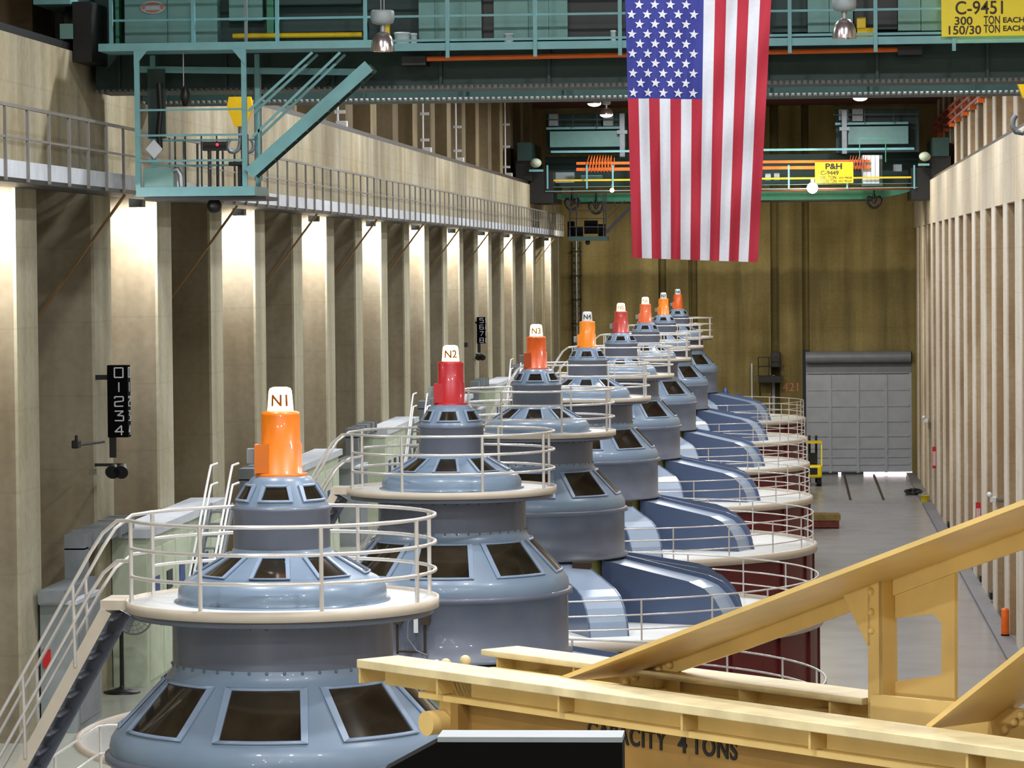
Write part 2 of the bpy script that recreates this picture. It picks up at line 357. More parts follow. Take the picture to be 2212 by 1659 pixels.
# ------------------------------------------------------------------ generators
NU=8; GY=[43.2+21.6*i for i in range(NU)]; GX=[-6.40,-6.37,-6.34,-6.33,-6.33,-6.32,-6.32,-6.31]
A0=-PI/2
def gen():
    R=thing('generator','','generator',(0,0,0),'generators in a row down the hall')
    m=MB().lathe([(6.95,0),(6.95,4.35)],72)
    for k in range(24):
        t=2*PI*k/24; c,s=math.cos(t),math.sin(t); m.bar((6.97*c,6.97*s,0.02),(6.97*c,6.97*s,4.33),.1,.08,(c,s,0))
    m.build('stator_drum',M['maroon'],R)
    p=MB().lathe([(7.0,4.32),(7.1,4.32),(7.1,4.53),(7.04,4.56),(7.0,4.56),(7.0,4.32)],96,caps=False).build('ring_rim',M['rim'],R)
    MB().lathe([(0.0,4.36),(7.0,4.36),(7.0,4.47),(0,4.47)],72).build('ring_deck',M['white'],R)
    m=MB()
    for z in (5.5,5.15,4.82): m.path(arc(0,0,6.98,z,-1.86,1.86,64),.021,6)
    gr=m.build('ring_handrail',M['rail'],R)
    for k in range(23):
        t=A0+math.radians(24.1)+2*PI*k/23; tt=(t+PI)%(2*PI)-PI
        if abs(tt)>1.9: continue
        MB().tube((6.98*math.cos(t),6.98*math.sin(t),4.45),(6.98*math.cos(t),6.98*math.sin(t),5.5),.025,6).build('railing_post',M['rail'],gr)
    # pedestal and arms
    MB().lathe([(1.9,4.45),(1.9,6.05)],40).build('pedestal',M['panelg'],R)
    prof=[(2.0,4.46),(2.0,5.98),(4.35,5.52),(4.72,5.38),(5.0,5.13),(5.2,4.82),(5.3,4.46)]
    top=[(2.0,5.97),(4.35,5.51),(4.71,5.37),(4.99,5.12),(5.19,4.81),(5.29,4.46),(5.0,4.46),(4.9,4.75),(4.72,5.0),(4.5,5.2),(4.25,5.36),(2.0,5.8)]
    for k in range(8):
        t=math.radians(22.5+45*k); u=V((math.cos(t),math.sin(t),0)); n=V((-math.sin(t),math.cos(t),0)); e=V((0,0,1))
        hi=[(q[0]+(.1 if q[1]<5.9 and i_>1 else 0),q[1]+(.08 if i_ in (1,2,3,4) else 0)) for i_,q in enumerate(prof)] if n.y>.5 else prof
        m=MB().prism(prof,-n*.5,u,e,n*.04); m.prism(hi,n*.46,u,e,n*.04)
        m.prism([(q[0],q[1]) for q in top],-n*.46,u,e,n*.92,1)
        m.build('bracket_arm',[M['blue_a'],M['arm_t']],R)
    # lower housing
    MB().lathe([(2.25,6.0),(2.25,6.06),(2.17,6.08),(2.17,7.1),(2.25,7.12),(2.25,7.2),(2.18,7.22)],64).build('lower_housing',M['blue_d'],R)
    cone=[(2.18,7.2),(2.19,7.3),(2.17,7.4),(2.11,7.49),(1.45,8.19),(1.40,8.26),(1.385,8.34)]
    lc=MB().lathe(cone,64).build('lower_cone',M['blue'],R)
    def windows(par,p0,p1,nw,half0,half1,fr,frz,name='window_pane'):
        # p0 lower, p1 upper profile point; half-angle widths given as arc lengths
        (r0,z0),(r1,z1)=p0,p1
        for k in range(nw):
            t=A0+2*PI*k/nw
            def pt(r,z,a,off):
                L=math.hypot(r1-r0,z1-z0); nr,nz=abs(z1-z0)/L,abs(r1-r0)/L
                return ((r+nr*off)*math.cos(t+a),(r+nr*off)*math.sin(t+a),z+nz*off)
            m=MB(); N=6
            def strip(ra,za,ha,rb,zb,hb,off,ha2=None,hb2=None):
                vs=[pt(ra,za,(-1+2*i/N)*ha/ra,off) for i in range(N+1)]+[pt(rb,zb,(-1+2*i/N)*hb/rb,off) for i in range(N+1)]
                return vs,[(i,i+1,N+2+i,N+1+i) for i in range(N)]
            vs,fs=strip(r0,z0,half0,r1,z1,half1,.008); m.add(vs,fs,0,True)
            pane=m.build(name,M['glass'],par)
            # frame: four sides
            fm=MB(); dr_,dz_=(r1-r0)/math.hypot(r1-r0,z1-z0),(z1-z0)/math.hypot(r1-r0,z1-z0)
            ra,za=r0-dr_*frz,z0-dz_*frz; rb,zb=r1+dr_*frz,z1+dz_*frz
            o=[(ra,za,half0+fr),(rb,zb,half1+fr)]; i_=[(r0,z0,half0),(r1,z1,half1)]
            q=[pt(o[0][0],o[0][1],-o[0][2]/o[0][0],.016),pt(o[0][0],o[0][1],o[0][2]/o[0][0],.016),pt(o[1][0],o[1][1],o[1][2]/o[1][0],.016),pt(o[1][0],o[1][1],-o[1][2]/o[1][0],.016),
               pt(i_[0][0],i_[0][1],-i_[0][2]/i_[0][0],.016),pt(i_[0][0],i_[0][1],i_[0][2]/i_[0][0],.016),pt(i_[1][0],i_[1][1],i_[1][2]/i_[1][0],.016),pt(i_[1][0],i_[1][1],-i_[1][2]/i_[1][0],.016)]
            # subdivide top and bottom bands to follow the curve
            vs,fs=[],[]
            for (A,B,hA,hB) in (((ra,za),(r0,z0),half0+fr,half0),((r1,z1),(rb,zb),half1,half1+fr)):
                v2=[pt(A[0],A[1],(-1+2*i/N)*hA/A[0],.018) for i in range(N+1)]+[pt(B[0],B[1],(-1+2*i/N)*hB/B[0],.018) for i in range(N+1)]
                fm.add(v2,[(i,i+1,N+2+i,N+1+i) for i in range(N)],0,True)
            for sg in (-1,1):
                v2=[pt(ra,za,sg*(half0+fr)/ra,.018),pt(r0,z0,sg*half0/r0,.018),pt(r1,z1,sg*half1/r1,.018),pt(rb,zb,sg*(half1+fr)/rb,.018)]
                fm.add(v2,[(0,1,2,3)])
            f=fm.build('window_frame',M['frame'],par)
            sd=f.modifiers.new('thick','SOLIDIFY'); sd.thickness=.02; sd.offset=0
    windows(lc,(2.035,7.57),(1.52,8.115),8,.5,.42,.09,.045)
    m=MB().lathe([(1.385,8.2),(1.385,8.95)],64)
    for k in range(40):
        t=2*PI*k/40
        for z in (8.32,8.86): m.sph((1.39*math.cos(t),1.39*math.sin(t),z),.022,6,4)
    m.build('upper_drum',M['blue_d'],R)
    # platform
    MB().lathe([(1.38,8.92),(1.9,8.92),(1.9,9.0),(1.38,9.0)],64).build('platform_support',M['blue_d'],R)
    pl=MB().lathe([(1.3,9.0),(1.97,9.0),(1.97,9.125),(1.94,9.125),(1.94,9.08),(1.3,9.08)],80).build('platform',[M['rim']],R)
    MB().lathe([(1.3,9.075),(1.94,9.075),(1.94,9.088),(1.3,9.088)],64).build('platform_deck',M['white'],pl)
    m=MB(); h=math.radians(22.5)
    for z in (10.15,9.81,9.46): m.path(arc(0,0,1.93,z,-PI+h,PI-h,64),.024,8)
    pr=m.build('platform_handrail',M['rail'],R)
    for k in range(8):
        t=A0+math.radians(22.5)+2*PI*k/8; MB().tube((1.93*math.cos(t),1.93*math.sin(t),9.08),(1.93*math.cos(t),1.93*math.sin(t),10.15),.027,8).build('railing_post',M['rail'],pr)
    # upper dome
    ud=MB().lathe([(1.36,9.08),(1.36,9.105),(1.3,9.11),(1.315,9.17),(1.305,9.25),(1.265,9.32),(1.2,9.38),(1.12,9.42),(.67,9.68),(.63,9.72),(.61,9.76)],64).build('upper_dome',M['blue'],R)
    windows(ud,(1.085,9.44),(.71,9.657),8,.205,.14,.05,.018)
    MB().lathe([(.61,9.72),(.61,10.22),(.635,10.24),(.635,10.27),(.6,10.29)],48).build('neck_cylinder',M['blue_d'],R)
    sc=MB().lathe([(.6,10.27),(.585,10.31),(.4,10.6),(.37,10.64),(.33,10.66),(.05,10.665)],48).build('cap_cone',M['blue'],R)
    windows(sc,(.545,10.37),(.445,10.53),6,.175,.125,.05,.03)
    # inspection box on the housing and plate between the arms
    MB().box(1.0,1.45,-2.3,-1.9,5.72,6.0).build('access_box',M['brown'],R)
    pp=MB()
    for xx in (-.82,-.3): pp.tube((xx,-math.sqrt(2.24**2-xx*xx),6.2),(xx,-math.sqrt(2.24**2-xx*xx),7.05),.022,8)
    pp.tube((-.82,-2.1,6.25),(-.3,-2.235,6.25),.02,8); pp.box(-.9,-.72,-2.2,-2.05,6.75,7.08); pp.box(-.36,-.2,-2.32,-2.2,6.75,7.08)
    pp.build('instrument_pipes',M['brown'],R)
    MB().path([(-.35,-2.27,7.05),(-.6,-2.25,6.8),(-.62,-2.22,6.5),(-.45,-2.28,6.28),(-.25,-2.3,6.2)],.015,6).build('cable_loop',M['galv'],R)
    MB().box(-.5,-.42,-2.25,-2.15,6.6,6.85).build('tag_plate',M['white'],R)
    # beacon
    bc=MB().lathe([(.33,10.655),(.33,10.69),(.265,10.7),(.265,11.06),(.246,11.07),(.246,11.42),(.23,11.46),(.17,11.475),(.05,11.48)],40)
    bc.box(-.3,-.12,-.24,.05,10.7,11.06); bc=bc.build('beacon_housing',M['orange'],R)
    lp=MB().lathe([(.165,11.47),(.145,11.72),(.13,11.755),(.09,11.77),(.0,11.772)],32,caps=False).build('beacon_lamp',M['lampw'],bc)
    MB().box(-.42,-.27,-.1,.1,10.82,11.0).build('junction_box',M['cab'],bc)
    return R
# one machine is modelled, the others are copies of it and of each of its parts
proto=gen()
desc=[('orange','lit, marked N1','nearest and largest of the eight'),('red','lit','second of the eight from the camera'),('orange red','lit','third from the camera'),('orange','unlit, marked N4','fourth from the camera'),
      ('dark red','lit','fifth from the camera, behind the one marked N4'),('salmon orange','lit','sixth from the camera'),('orange','unlit','seventh from the camera, second from the end wall'),('burnt orange','unlit','farthest, closest to the end wall')]
cols=[(232,122,8),(184,36,44),(224,92,14),(240,136,10),(180,56,44),(224,106,52),(240,130,16),(214,92,22)]
ordn=['nearest','second','third','fourth','fifth','sixth','seventh','farthest']
for i in range(NU):
    g=proto if i==0 else copy_tree(proto)
    g.location=(GX[i],GY[i],0)
    g['label']='blue-grey generator with %s beacon (%s), %s'%desc[i]
    bh=[c for c in g.children if c.name.startswith('beacon_housing')][0]
    cm=paint('beacon_paint_%d'%i,cols[i],.4,0,.05,4,coat=.3)
    bh.material_slots[0].link='OBJECT'; bh.material_slots[0].material=cm
    lp=[c for c in bh.children if c.name.startswith('beacon_lamp')][0]
    lit=i in (0,1,2,4,5)
    lp.material_slots[0].link='OBJECT'; lp.material_slots[0].material=M['lit'] if lit else M['lampw']
for i in range(NU):
    g=[o for o in bpy.data.objects if o.name.startswith('generator') and o.type=='EMPTY' and abs(o.location.y-GY[i])<.1][0]
    bh=[c for c in g.children if c.name.startswith('beacon_housing')][0]
    ang=A0+math.atan2(-GX[i],GY[i])
    def warp(p,ang=ang):
        z=11.6+p.y; r=.165-(z-11.47)*.08+.004+p.z
        t=ang+p.x/.155; return Vector((r*math.cos(t),r*math.sin(t),z))
    me=text_mesh('N%d'%(i+1),.2,.002,1.0,.004)
    for v in me.vertices: v.co=warp(v.co.copy())
    lit=i in (0,1,2,4,5)
    me.materials.clear(); me.materials.append(M['inkl'] if lit else M['ink'])
    ob=bpy.data.objects.new('lettering',me); COL.objects.link(ob); ob.parent=bh
# stairs from each platform down to the ring deck
def stair():
    R=thing('steel_stair','','stair',(0,0,0),'steel stairs up to the generator platforms')
    top=V((-1.98,0,9.08)); ang=math.radians(60.5); L=(9.08-4.48)/math.sin(ang); dv=V((-math.cos(ang),0,-math.sin(ang)))
    bot=top+dv*L; up=V((-math.sin(ang),0,math.cos(ang)))
    MB().box(-2.25,-1.93,-.37,.37,9.0,9.12).build('top_landing',M['rim'],R)
    for sy in (-.36,.36):
        m=MB().bar(top+V((-.2,sy,-.09)),bot+V((-.1,sy,.05)),.05,.15,up) if sy<0 else MB().bar(top+V((-.14,sy,-.16)),bot+V((-.04,sy,.05)),.05,.26,up); m.build('stringer',[M['rim'] if sy<0 else M['blue_d']],R)
    n=19
    for k in range(n):
        q=top+dv*(L*(k+.7)/n); MB().box(q.x-.24,q.x-.02,-.34,.34,q.z-.05,q.z-.015).build('tread',M['blue_d'],R)
    for sy in (-.4,.4):
        h=V((0,sy,0)); s=-1 if sy<0 else 1
        m=MB()
        for (zz,ex) in ((1.05,.0),(.55,.12)):
            p0=V((-1.78,s*.74,9.1+zz)); p1=V((-2.0,s*.5,9.1+zz-.02)); p2=V((-2.2,sy,9.1+zz-.18)); p3=V((-2.36,sy,9.1+zz-.42))
            p4=bot+h+V((-.38,0,zz-.32))
            m.path([p0,p1,p2,p3,p4],.024,8)
        hr=m.build('handrail',M['rail'],R)
        for k in range(4):
            q=top+dv*(L*(k+.6)/4)+h+V((-.2,0,0)); MB().tube(q+V((0,0,-.1)),q+V((-.02,0,.95)),.022,6).build('railing_post',M['rail'],hr)
    return R
st=stair()
for i in range(NU):
    s=st if i==0 else copy_tree(st)
    s.location=(GX[i],GY[i],0); s['label']='steel stair with handrails climbing to the platform of the %s generator'%ordn[i] if 0<i<7 else 'steel stair with handrails climbing to the platform of the %s generator'%('frontmost' if i==0 else 'farthest')
# ------------------------------------------------------------------ flag
fl=thing('hanging_flag','large striped flag with white stars hanging vertically before the crane','flag',W(1508,-34,62))
FY=62.0
def fp(u,v):
    """u across 0..1, v down 0..1 -> point on rippled cloth"""
    xl,xr=1349+17*v,1668-31*v
    yt=-34+0*u; yb=557+9.5*u
    px=xl+(xr-xl)*u; py=yt+(yb-yt)*v
    p=W(px,py,FY)
    rip=.09*math.sin(u*17+1.2*math.sin(v*5))*(.25+v*.75)+.02*math.sin(u*43+v*9)+.03*math.sin(v*23+u*7)*u+.02*math.sin(u*60+v*3)*v
    return p+V((0,rip,0))
m=MB(); NUu,NV=65,60; cv=(216+34)/(557+34)
vs=[fp(i/NUu,j/NV) for j in range(NV+1) for i in range(NUu+1)]
o=0
m.v=[tuple(q) for q in vs]
jc=round(cv*NV)
for j in range(NV):
    for i in range(NUu):
        mi=2 if (i<35 and j<jc) else (0 if (i//5)%2==0 else 1)
        m.f.append([j*(NUu+1)+i,j*(NUu+1)+i+1,(j+1)*(NUu+1)+i+1,(j+1)*(NUu+1)+i]); m.mi.append(mi); m.sm.append(True)
# stars: eleven rows of five and four
HH=557+34
for r in range(11):
    py=200-21.1*(10-r); v=(py+34)/HH
    n=5 if r%2==0 else 4
    for k in range(n):
        uc=(.042+k*.1075+(0 if n==5 else .0537))
        ru=.0345; rv=ru*(1668-1349)/HH
        ring=[]
        for q in range(10):
            t=-PI/2+PI*q/5+.12; rad=1 if q%2==0 else .42
            ring.append(fp(uc+ru*rad*math.cos(t),v+rv*rad*math.sin(t))+V((0,-.018,0)))
        c=fp(uc,v)+V((0,-.018,0))
        m.add([c]+ring,[(0,1+q,1+(q+1)%10) for q in range(10)],1)
m.build('cloth',[M['fr'],M['fw'],M['fb']],fl)
p0,p1=W(1340,-37,FY),W(1676,-37,FY)
MB().tube(p0,p1,.035,10).build('hanging_bar',M['steel'],fl)
for p in (p0,p1): MB().tube(p,(p.x,p.y,ZC),.012,6).build('hanging_cable',M['steel'],fl)
# ------------------------------------------------------------------ pendant lamps
def pendant(px,py,Y,label,lit=False):
    c=W(px,py,Y); R=thing('pendant_lamp',label,'lamp',(c.x,c.y,c.z),'pendant lamps')
    r=.23 if not lit else .34; x,y_,z=c
    MB().lathe([(r,z),(r*.99,z+.06),(r*.93,z+.16),(r*.78,z+.26),(r*.5,z+.34),(r*.2,z+.37),(r*.2,z+.4)],32,(x,y_),caps=False).build('reflector',M['alum'],R)
    MB().tube((x,y_,z+.36),(x,y_,z+.52),.05,12).build('stem',M['steel'],R)
    MB().lathe([(.1,z+.5),(.2,z+.53),(.225,z+.6),(.225,z+.74),(.2,z+.77),(.05,z+.78)],24,(x,y_)).build('ballast_housing',M['cab'],R)
    for dx in (-.03,.03): MB().tube((x+dx,y_,z+.76),(x+dx,y_,ZC),.012,6).build('hanging_rod',M['steel'],R)
    if lit: MB().sph((x,y_,z),r*.95,20,8,sc=(1,1,.42)).build('lit_lens',M['disc'],R)
    else: MB().sph((x,y_,z+.2),.08,10,8).build('bulb',M['lampw'],R)
    return c
pendant(827,111,65.2,'unlit silver dome lamp hanging before the stair side of the crane')
pendant(1824,83,65.2,'unlit silver dome lamp hanging between flag and large yellow sign')
LITL=[pendant(1284,224,168,'glowing ceiling lamp left of the flag, upper of the two',True),pendant(1310,248,178,'glowing ceiling lamp left of the flag, lower of the two',True),pendant(1858,212,162,'glowing ceiling lamp right of the flag',True)]
# ------------------------------------------------------------------ signs
def sign(name,label,x0,x1,y0,y1,Y,mat,lines,parent=None):
    a_=W(x0,y1,Y); b_=W(x1,y0,Y); ry=W(x1,y1,Y).z-a_.z
    R=thing(name,label,'sign',((a_.x+b_.x)/2,Y,a_.z))
    MB().box(a_.x,b_.x,Y,Y+.03,a_.z,b_.z).build('board',mat,R)
    for (t,px,py,h,w,c) in lines:
        p=W(px,py,Y-.004); sz=h*Y/F*1.42
        me=text_mesh(t,sz,.003); wd=max(v.co.x for v in me.vertices)-min(v.co.x for v in me.vertices); bpy.data.meshes.remove(me)
        text('lettering',t,sz,p,(1,0,0),(0,0,1),c,R,sx=(w*Y/F)/wd,ext=.003,bold=.004 if Y<100 else sz*.045)
    for sx in (a_.x+.15,b_.x-.15): MB().box(sx-.02,sx+.02,Y+.03,Y+.18,a_.z+.05,b_.z-.05).build('mounting_strip',M['steel'],R)
    return R
sign('crane_sign','bright yellow crane sign reading C-9451 and 300 TON at upper right',2034,2330,-44,79,68.75,M['signy'],
  [('C-9451',2118,18,28,100,M['brown']),('300',2081,46,17,37,M['brown']),('TON',2143,44,17,34,M['brown']),('EACH BRIDGE',2224,43,11,112,M['brown']),
   ('150/30',2082,66,18,68,M['brown']),('TON',2143,63,17,34,M['brown']),('EACH TROLLEY',2228,61,11,120,M['brown'])])
sign('crane_sign','small yellow sign with three lines of writing on the far crane',1761,1843,350,396,190.6,M['signy2'],
  [('P&H',1801,360,12,34,M['ink']),('C-9449',1792,374,9,38,M['brown']),('300  TON',1789,384,7,34,M['brown']),('EACH BRIDGE',1826,384,4,28,M['brown']),('150/30 TON',1789,392,7,34,M['brown']),('EACH TROLLEY',1826,391,4,28,M['brown'])])
# ------------------------------------------------------------------ near bridge crane
cr=thing('bridge_crane','teal bridge crane spanning the hall overhead with cab and walkway','crane',(-3.4,72,17.6))
XA,XB=-14.15,7.45
zw=W(900,94,69).z; zwb=zw-.15
for (Y0,Y1,nm) in ((70.2,71.8,0),(75.4,77.0,1)):
    zb=16.87
    m=MB().box(XA,XB,Y0+.12,Y1-.12,zb+.06,19.8); m.box(XA,XB,Y0-.12,Y1+.12,zb,zb+.06)
    x=XA+.5
    while x<XB: m.box(x-.03,x+.03,Y0,Y0+.12,zb+.06,zw); x+=2.2
    n=int((XB-XA)/.12)
    for k in range(n):
        xx=XA+.06+k*.12; m.add([(xx-.035,Y0-.15,zb-.03),(xx+.035,Y0-.15,zb-.03),(xx+.035,Y0-.15,zb+.04),(xx-.035,Y0-.15,zb+.04),(xx,Y0-.17,zb+.005),(xx-.035,Y0-.1,zb-.03),(xx+.035,Y0-.1,zb-.03)],[(0,1,4),(1,2,4),(2,3,4),(3,0,4),(0,5,6,1)],1)
    m.build('girder',[M['teal_d'],M['catrail']],cr)
xw0=W(240,100,69).x; xw1=XB
MB().box(xw0,xw1,69.0,70.2,zw-.04,zw).build('walkway_deck',M['teal_l'],cr)
MB().box(xw0,xw1,68.9,69.02,zwb,zw).build('walkway_fascia',M['teal'],cr)
MB().bar((xw0,69,zw+.54),(xw1,69,zw+.54),.045,.045).build('middle_rail',M['teal'],cr)
MB().bar((xw0,69,zw+1.08),(xw1,69,zw+1.08),.045,.045).build('top_rail',M['teal'],cr)
MB().bar((xw0,69,zw+.06),(xw1,69,zw+.06),.03,.05).build('toe_rail',M['teal'],cr)
for px in (243,420,601,791,968,1157,1340,1530,1706,1891,2060): 
    xx=W(px,90,69).x; MB().bar((xx,68.88,zw-.3 if px>800 else zwb),(xx,68.88,zw+1.1),.075,.05).build('railing_post',M['teal'],cr)
xx=W(530,90,69).x; MB().bar((xx,69.1,zw),(xx,69.1,zw+1.2),.06,.06).build('railing_post',M['galv'],cr)
def cbox(name,x0,x1,y0,y1,Y0,Y1,mt,par=cr):
    a_=W(x0,y1,Y0); b_=W(x1,y0,Y0); return MB().box(a_.x,b_.x,Y0,Y1,a_.z,b_.z).build(name,mt,par)
for k,(x0,x1,y0,y1) in enumerate(((270,360,-60,93),(363,416,-60,92),(418,468,-60,92),(905,938,-60,88),(940,1005,-60,88),(1007,1039,-60,88),(1067,1140,-60,86),(1142,1184,-60,85),(1186,1225,-60,85),(1745,1790,-60,70),(1792,1842,-60,70),(1940,1988,-60,66),(1990,2036,-60,66),(2040,2200,-60,64))):
    cbox('equipment_cabinet',x0,x1,y0,y1,69.75,70.25,M['teal_l'])
for (x0,x1,y0,y1,mt) in ((495,566,-50,45,'teal_l'),(600,790,44,70,'teal_d'),(600,780,-50,12,'teal_d'),(577,590,-40,92,'green'),(1225,1350,-40,84,'black'),(1040,1066,-40,87,'black'),(1845,1938,-40,64,'black'),(1668,1744,-40,70,'teal_d'),(250,256,-40,100,'green')):
    cbox('equipment_frame',x0,x1,y0,y1,69.9,70.3,M[mt])
ov=W(330,16,69.72); m=MB(); n=28
m.add([(ov.x,ov.y-.012,ov.z)]+[(ov.x+.255*math.cos(2*PI*k/n),ov.y-.012,ov.z+.13*math.sin(2*PI*k/n)) for k in range(n)],[(0,1+k,1+(k+1)%n) for k in range(n)],0)
for s in (-1,1):
    m.add([(ov.x+.15*math.cos(t)*1.0,ov.y-.02,ov.z+s*(.055+.05*math.sin(t))) for t in [PI*k/12 for k in range(13)]],[tuple(range(13))],1)
    m.add([(ov.x+s*.19+.045*math.cos(t),ov.y-.02,ov.z+.045*math.sin(t)) for t in [2*PI*k/10 for k in range(10)]],[tuple(range(10))],1)
m.build('oval_badge',[M['fw'],M['pinkt']],cr,label='white oval badge with faded red marks')
p=W(503,78,69.6);q=W(782,75,69.6); MB().tube(p,q,.055,12).build('yellow_pipe',M['yellow'],cr)
p=W(922,127,69.6);q=W(1946,107,69.6); MB().tube(p,q,.05,12).build('orange_conductor',M['orange'],cr)
for px,py in ((895,130),(1965,108)):
    p=W(px,py,69.6); MB().box(p.x-.24,p.x+.24,69.5,70.2,p.z-.1,p.z+.08).build('conductor_box',M['black'],cr)
p=W(800,75,69.6); MB().box(p.x+.25,p.x+.4,69.5,69.7,p.z-.2,p.z+.22).build('yellow_motor',M['yellow'],cr)
# end truck on the left rail
e=MB().box(-15.05,-14.3,68.6,79,18.55,19.9); et=e.build('end_truck',M['teal'],cr)
for y in (69.6,71.0,76.2,77.6):
    MB().tube((-14.55,y,18.22),(-14.3,y,18.22),.44,24).build('wheel',M['black'],et)
MB().box(-14.5,-14.25,68.5,68.6,17.85,18.15).build('rail_sweep',M['teal_l'],et)
MB().box(-14.28,-13.9,68.7,78.5,17.4,18.6).build('end_plate',M['black'],et)
e=MB().box(8.25,8.8,68.6,79,18.55,19.9).build('end_truck',M['teal'],cr)
for y in (69.6,77.6): MB().tube((7.62,y,18.2),(7.8,y,18.2),.44,24).build('wheel',M['black'],e)
MB().box(7.45,8.3,70.2,77,18.6,19.8).build('end_plate',M['black'],cr)
# operator's cab hanging under the walkway
Y0,Y1=67.7,69.5
cb=MB()
a_=W(294,425,Y0); b_=W(550,402,Y0); zf=b_.z
cb.box(a_.x,b_.x,Y0,Y1,a_.z,b_.z); cbo=cb.build('operator_cab',M['teal'],cr)
xl,xr_=W(297,300,Y0).x,W(528,300,Y0).x
for xx in (xl,xr_):
    for yy in (Y0+.03,Y1-.05):
        MB().box(xx-.05,xx+.05,yy-.04,yy+.04,zf,zwb+.01).build('corner_post',M['teal'],cbo)
for xx,s in ((xl,1),(xr_,-1)):
    MB().prism([(0,0),(s*.27,0),(0,-.33)],(xx-.05*s,Y0-.03,zwb),(1,0,0),(0,0,1),(0,.03,0)).build('gusset',M['teal'],cbo)
MB().box(xw0,W(800,100,Y0).x,Y0,69,zwb,zw).build('cab_roof_beam',M['teal'],cbo)
for py,yy in ((237,Y0),(292,Y0),(347,Y0),(296,Y1),(352,Y1)):
    z=W(400,py,Y0).z; MB().bar((xl,yy,z),(xr_,yy,z),.04,.04).build('guard_rail',M['teal'],cbo)
MB().box(xl+.1,b_.x+.2,Y0+.1,Y1,a_.z-.08,a_.z-.01).build('base_beam',M['black'],cbo)
MB().bar(W(300,150,Y1),W(800,156,Y1),.06,.13).build('cross_beam',M['teal'],cbo)
for px in (378,400,435,468): 
    q=W(px,300,Y1); MB().bar((q.x,Y1,zf),(q.x,Y1,W(px,292,Y1).z),.03,.03).build('guard_post',M['teal_d'],cbo)
q=W(333,322,Y0-.05); MB().prism([(-.17,0),(0,-.19),(.17,0),(0,.19)],(q.x,Y0-.06,q.z),(1,0,0),(0,0,1),(0,.01,0)).build('placard',M['toe'],cbo,label='white diamond placard')
q=W(343,384,Y0); MB().box(q.x-.34,q.x+.26,Y0+.15,Y0+.6,zf,zf+.38).build('electrical_box',M['teal_l'],cbo)
q=W(380,390,Y0); MB().path([(q.x-.12,Y0+.2,q.z+.2),(q.x,Y0+.2,q.z+.22),(q.x+.06,Y0+.2,q.z+.1),(q.x+.08,Y0+.2,q.z-.12)],.06,10).build('air_hose',M['steel'],cbo)
q=W(457,314,Y0); pn=MB().box(q.x-.25,q.x+.23,Y0+.4,Y0+.6,q.z-.09,q.z+.09).build('control_panel',M['black'],cbo)
q2=W(462,311,Y0); MB().sph((q2.x,Y0+.4,q2.z),.028,10,8).build('pilot_light',M['redled'],pn)
for dx in (-.15,.05): MB().bar((q.x+dx,Y0+.5,zf),(q.x+dx,Y0+.5,q.z-.09),.03,.03).build('panel_leg',M['black'],pn)
q=W(506,322,Y0); st_=MB().box(q.x-.2,q.x+.15,Y0+.5,Y0+.9,zf+.42,zf+.5); st_.box(q.x+.05,q.x+.15,Y0+.5,Y0+.9,zf+.45,zf+1.05); st_.tube((q.x,Y0+.7,zf),(q.x,Y0+.7,zf+.45),.05); st_.build('seat',M['black'],cbo,bevel=.03)
q=W(332,235,Y1); MB().box(q.x-.1,q.x+.25,Y1-.1,Y1,W(330,300,Y1).z,W(330,150,Y1).z).build('cable_tray',M['teal_d'],cbo)
q=W(345,260,Y1-.3); MB().path([(q.x,Y1-.3,q.z+.75),(q.x+.03,Y1-.3,q.z+.2),(q.x-.02,Y1-.3,q.z-.2),(q.x,Y1-.3,q.z-.6)],.06,8).build('cable_bundle',M['black'],cbo)
# warning horn under walkway
q=W(400,206,Y0+.3); MB().lathe([(.02,q.z+.2),(.09,q.z+.05),(.1,q.z-.05),(.05,q.z-.2),(0,q.z-.22)],16,(q.x,q.y)).build('warning_horn',M['black'],cbo)
MB().tube((q.x-.03,q.y,q.z+.15),(q.x-.03,q.y,zwb),.015,6).build('horn_stem',M['steel'],cbo)
q=W(463,445,Y0+.4); MB().sph((q.x,q.y,q.z),.15,14,10).build('floodlight',M['black'],cbo)
MB().tube((q.x,q.y,q.z),(q.x,q.y,a_.z),.03,6).build('floodlight_stem',M['black'],cbo)
# stair between walkway and cab
sr=MB()
p=W(538,375,Y0-.1); q=W(797,142,Y0-.1); s_=sr.bar(p,q,.05,.24,(-.6,0,.8)).build('cab_stair',M['teal'],cr)
d=V((0,.75,0)); MB().bar(p+d,q+d,.05,.2,(-.6,0,.8)).build('stringer',M['teal_d'],s_)
for k in range(11): 
    t=p+(q-p)*((k+.5)/11); MB().box(t.x-.11,t.x+.11,t.y+.02,t.y+.73,t.z-.02,t.z+.02).build('tread',M['teal_d'],s_)
for (A,B) in (((545,296),(735,113)),((536,240),(675,113))):
    for dy in (0,.75):
        MB().bar(W(A[0],A[1],Y0-.05)+V((0,dy,0)),W(B[0],B[1],Y0-.05)+V((0,dy,0)),.035,.05).build('handrail',M['teal'],s_)
for px,py in ((560,352),): 
    t=W(px,py,Y0-.05); MB().bar(t,t+V((0,0,1.0)),.035,.035).build('handrail_post',M['teal'],s_)
for px in (552,564): 
    t=W(px,300,Y1+.3); MB().tube((t.x,t.y,W(px,390,Y1+.3).z),(t.x,t.y,W(px,150,Y1+.3).z),.022,6).build('grab_pole',M['steel'],s_)
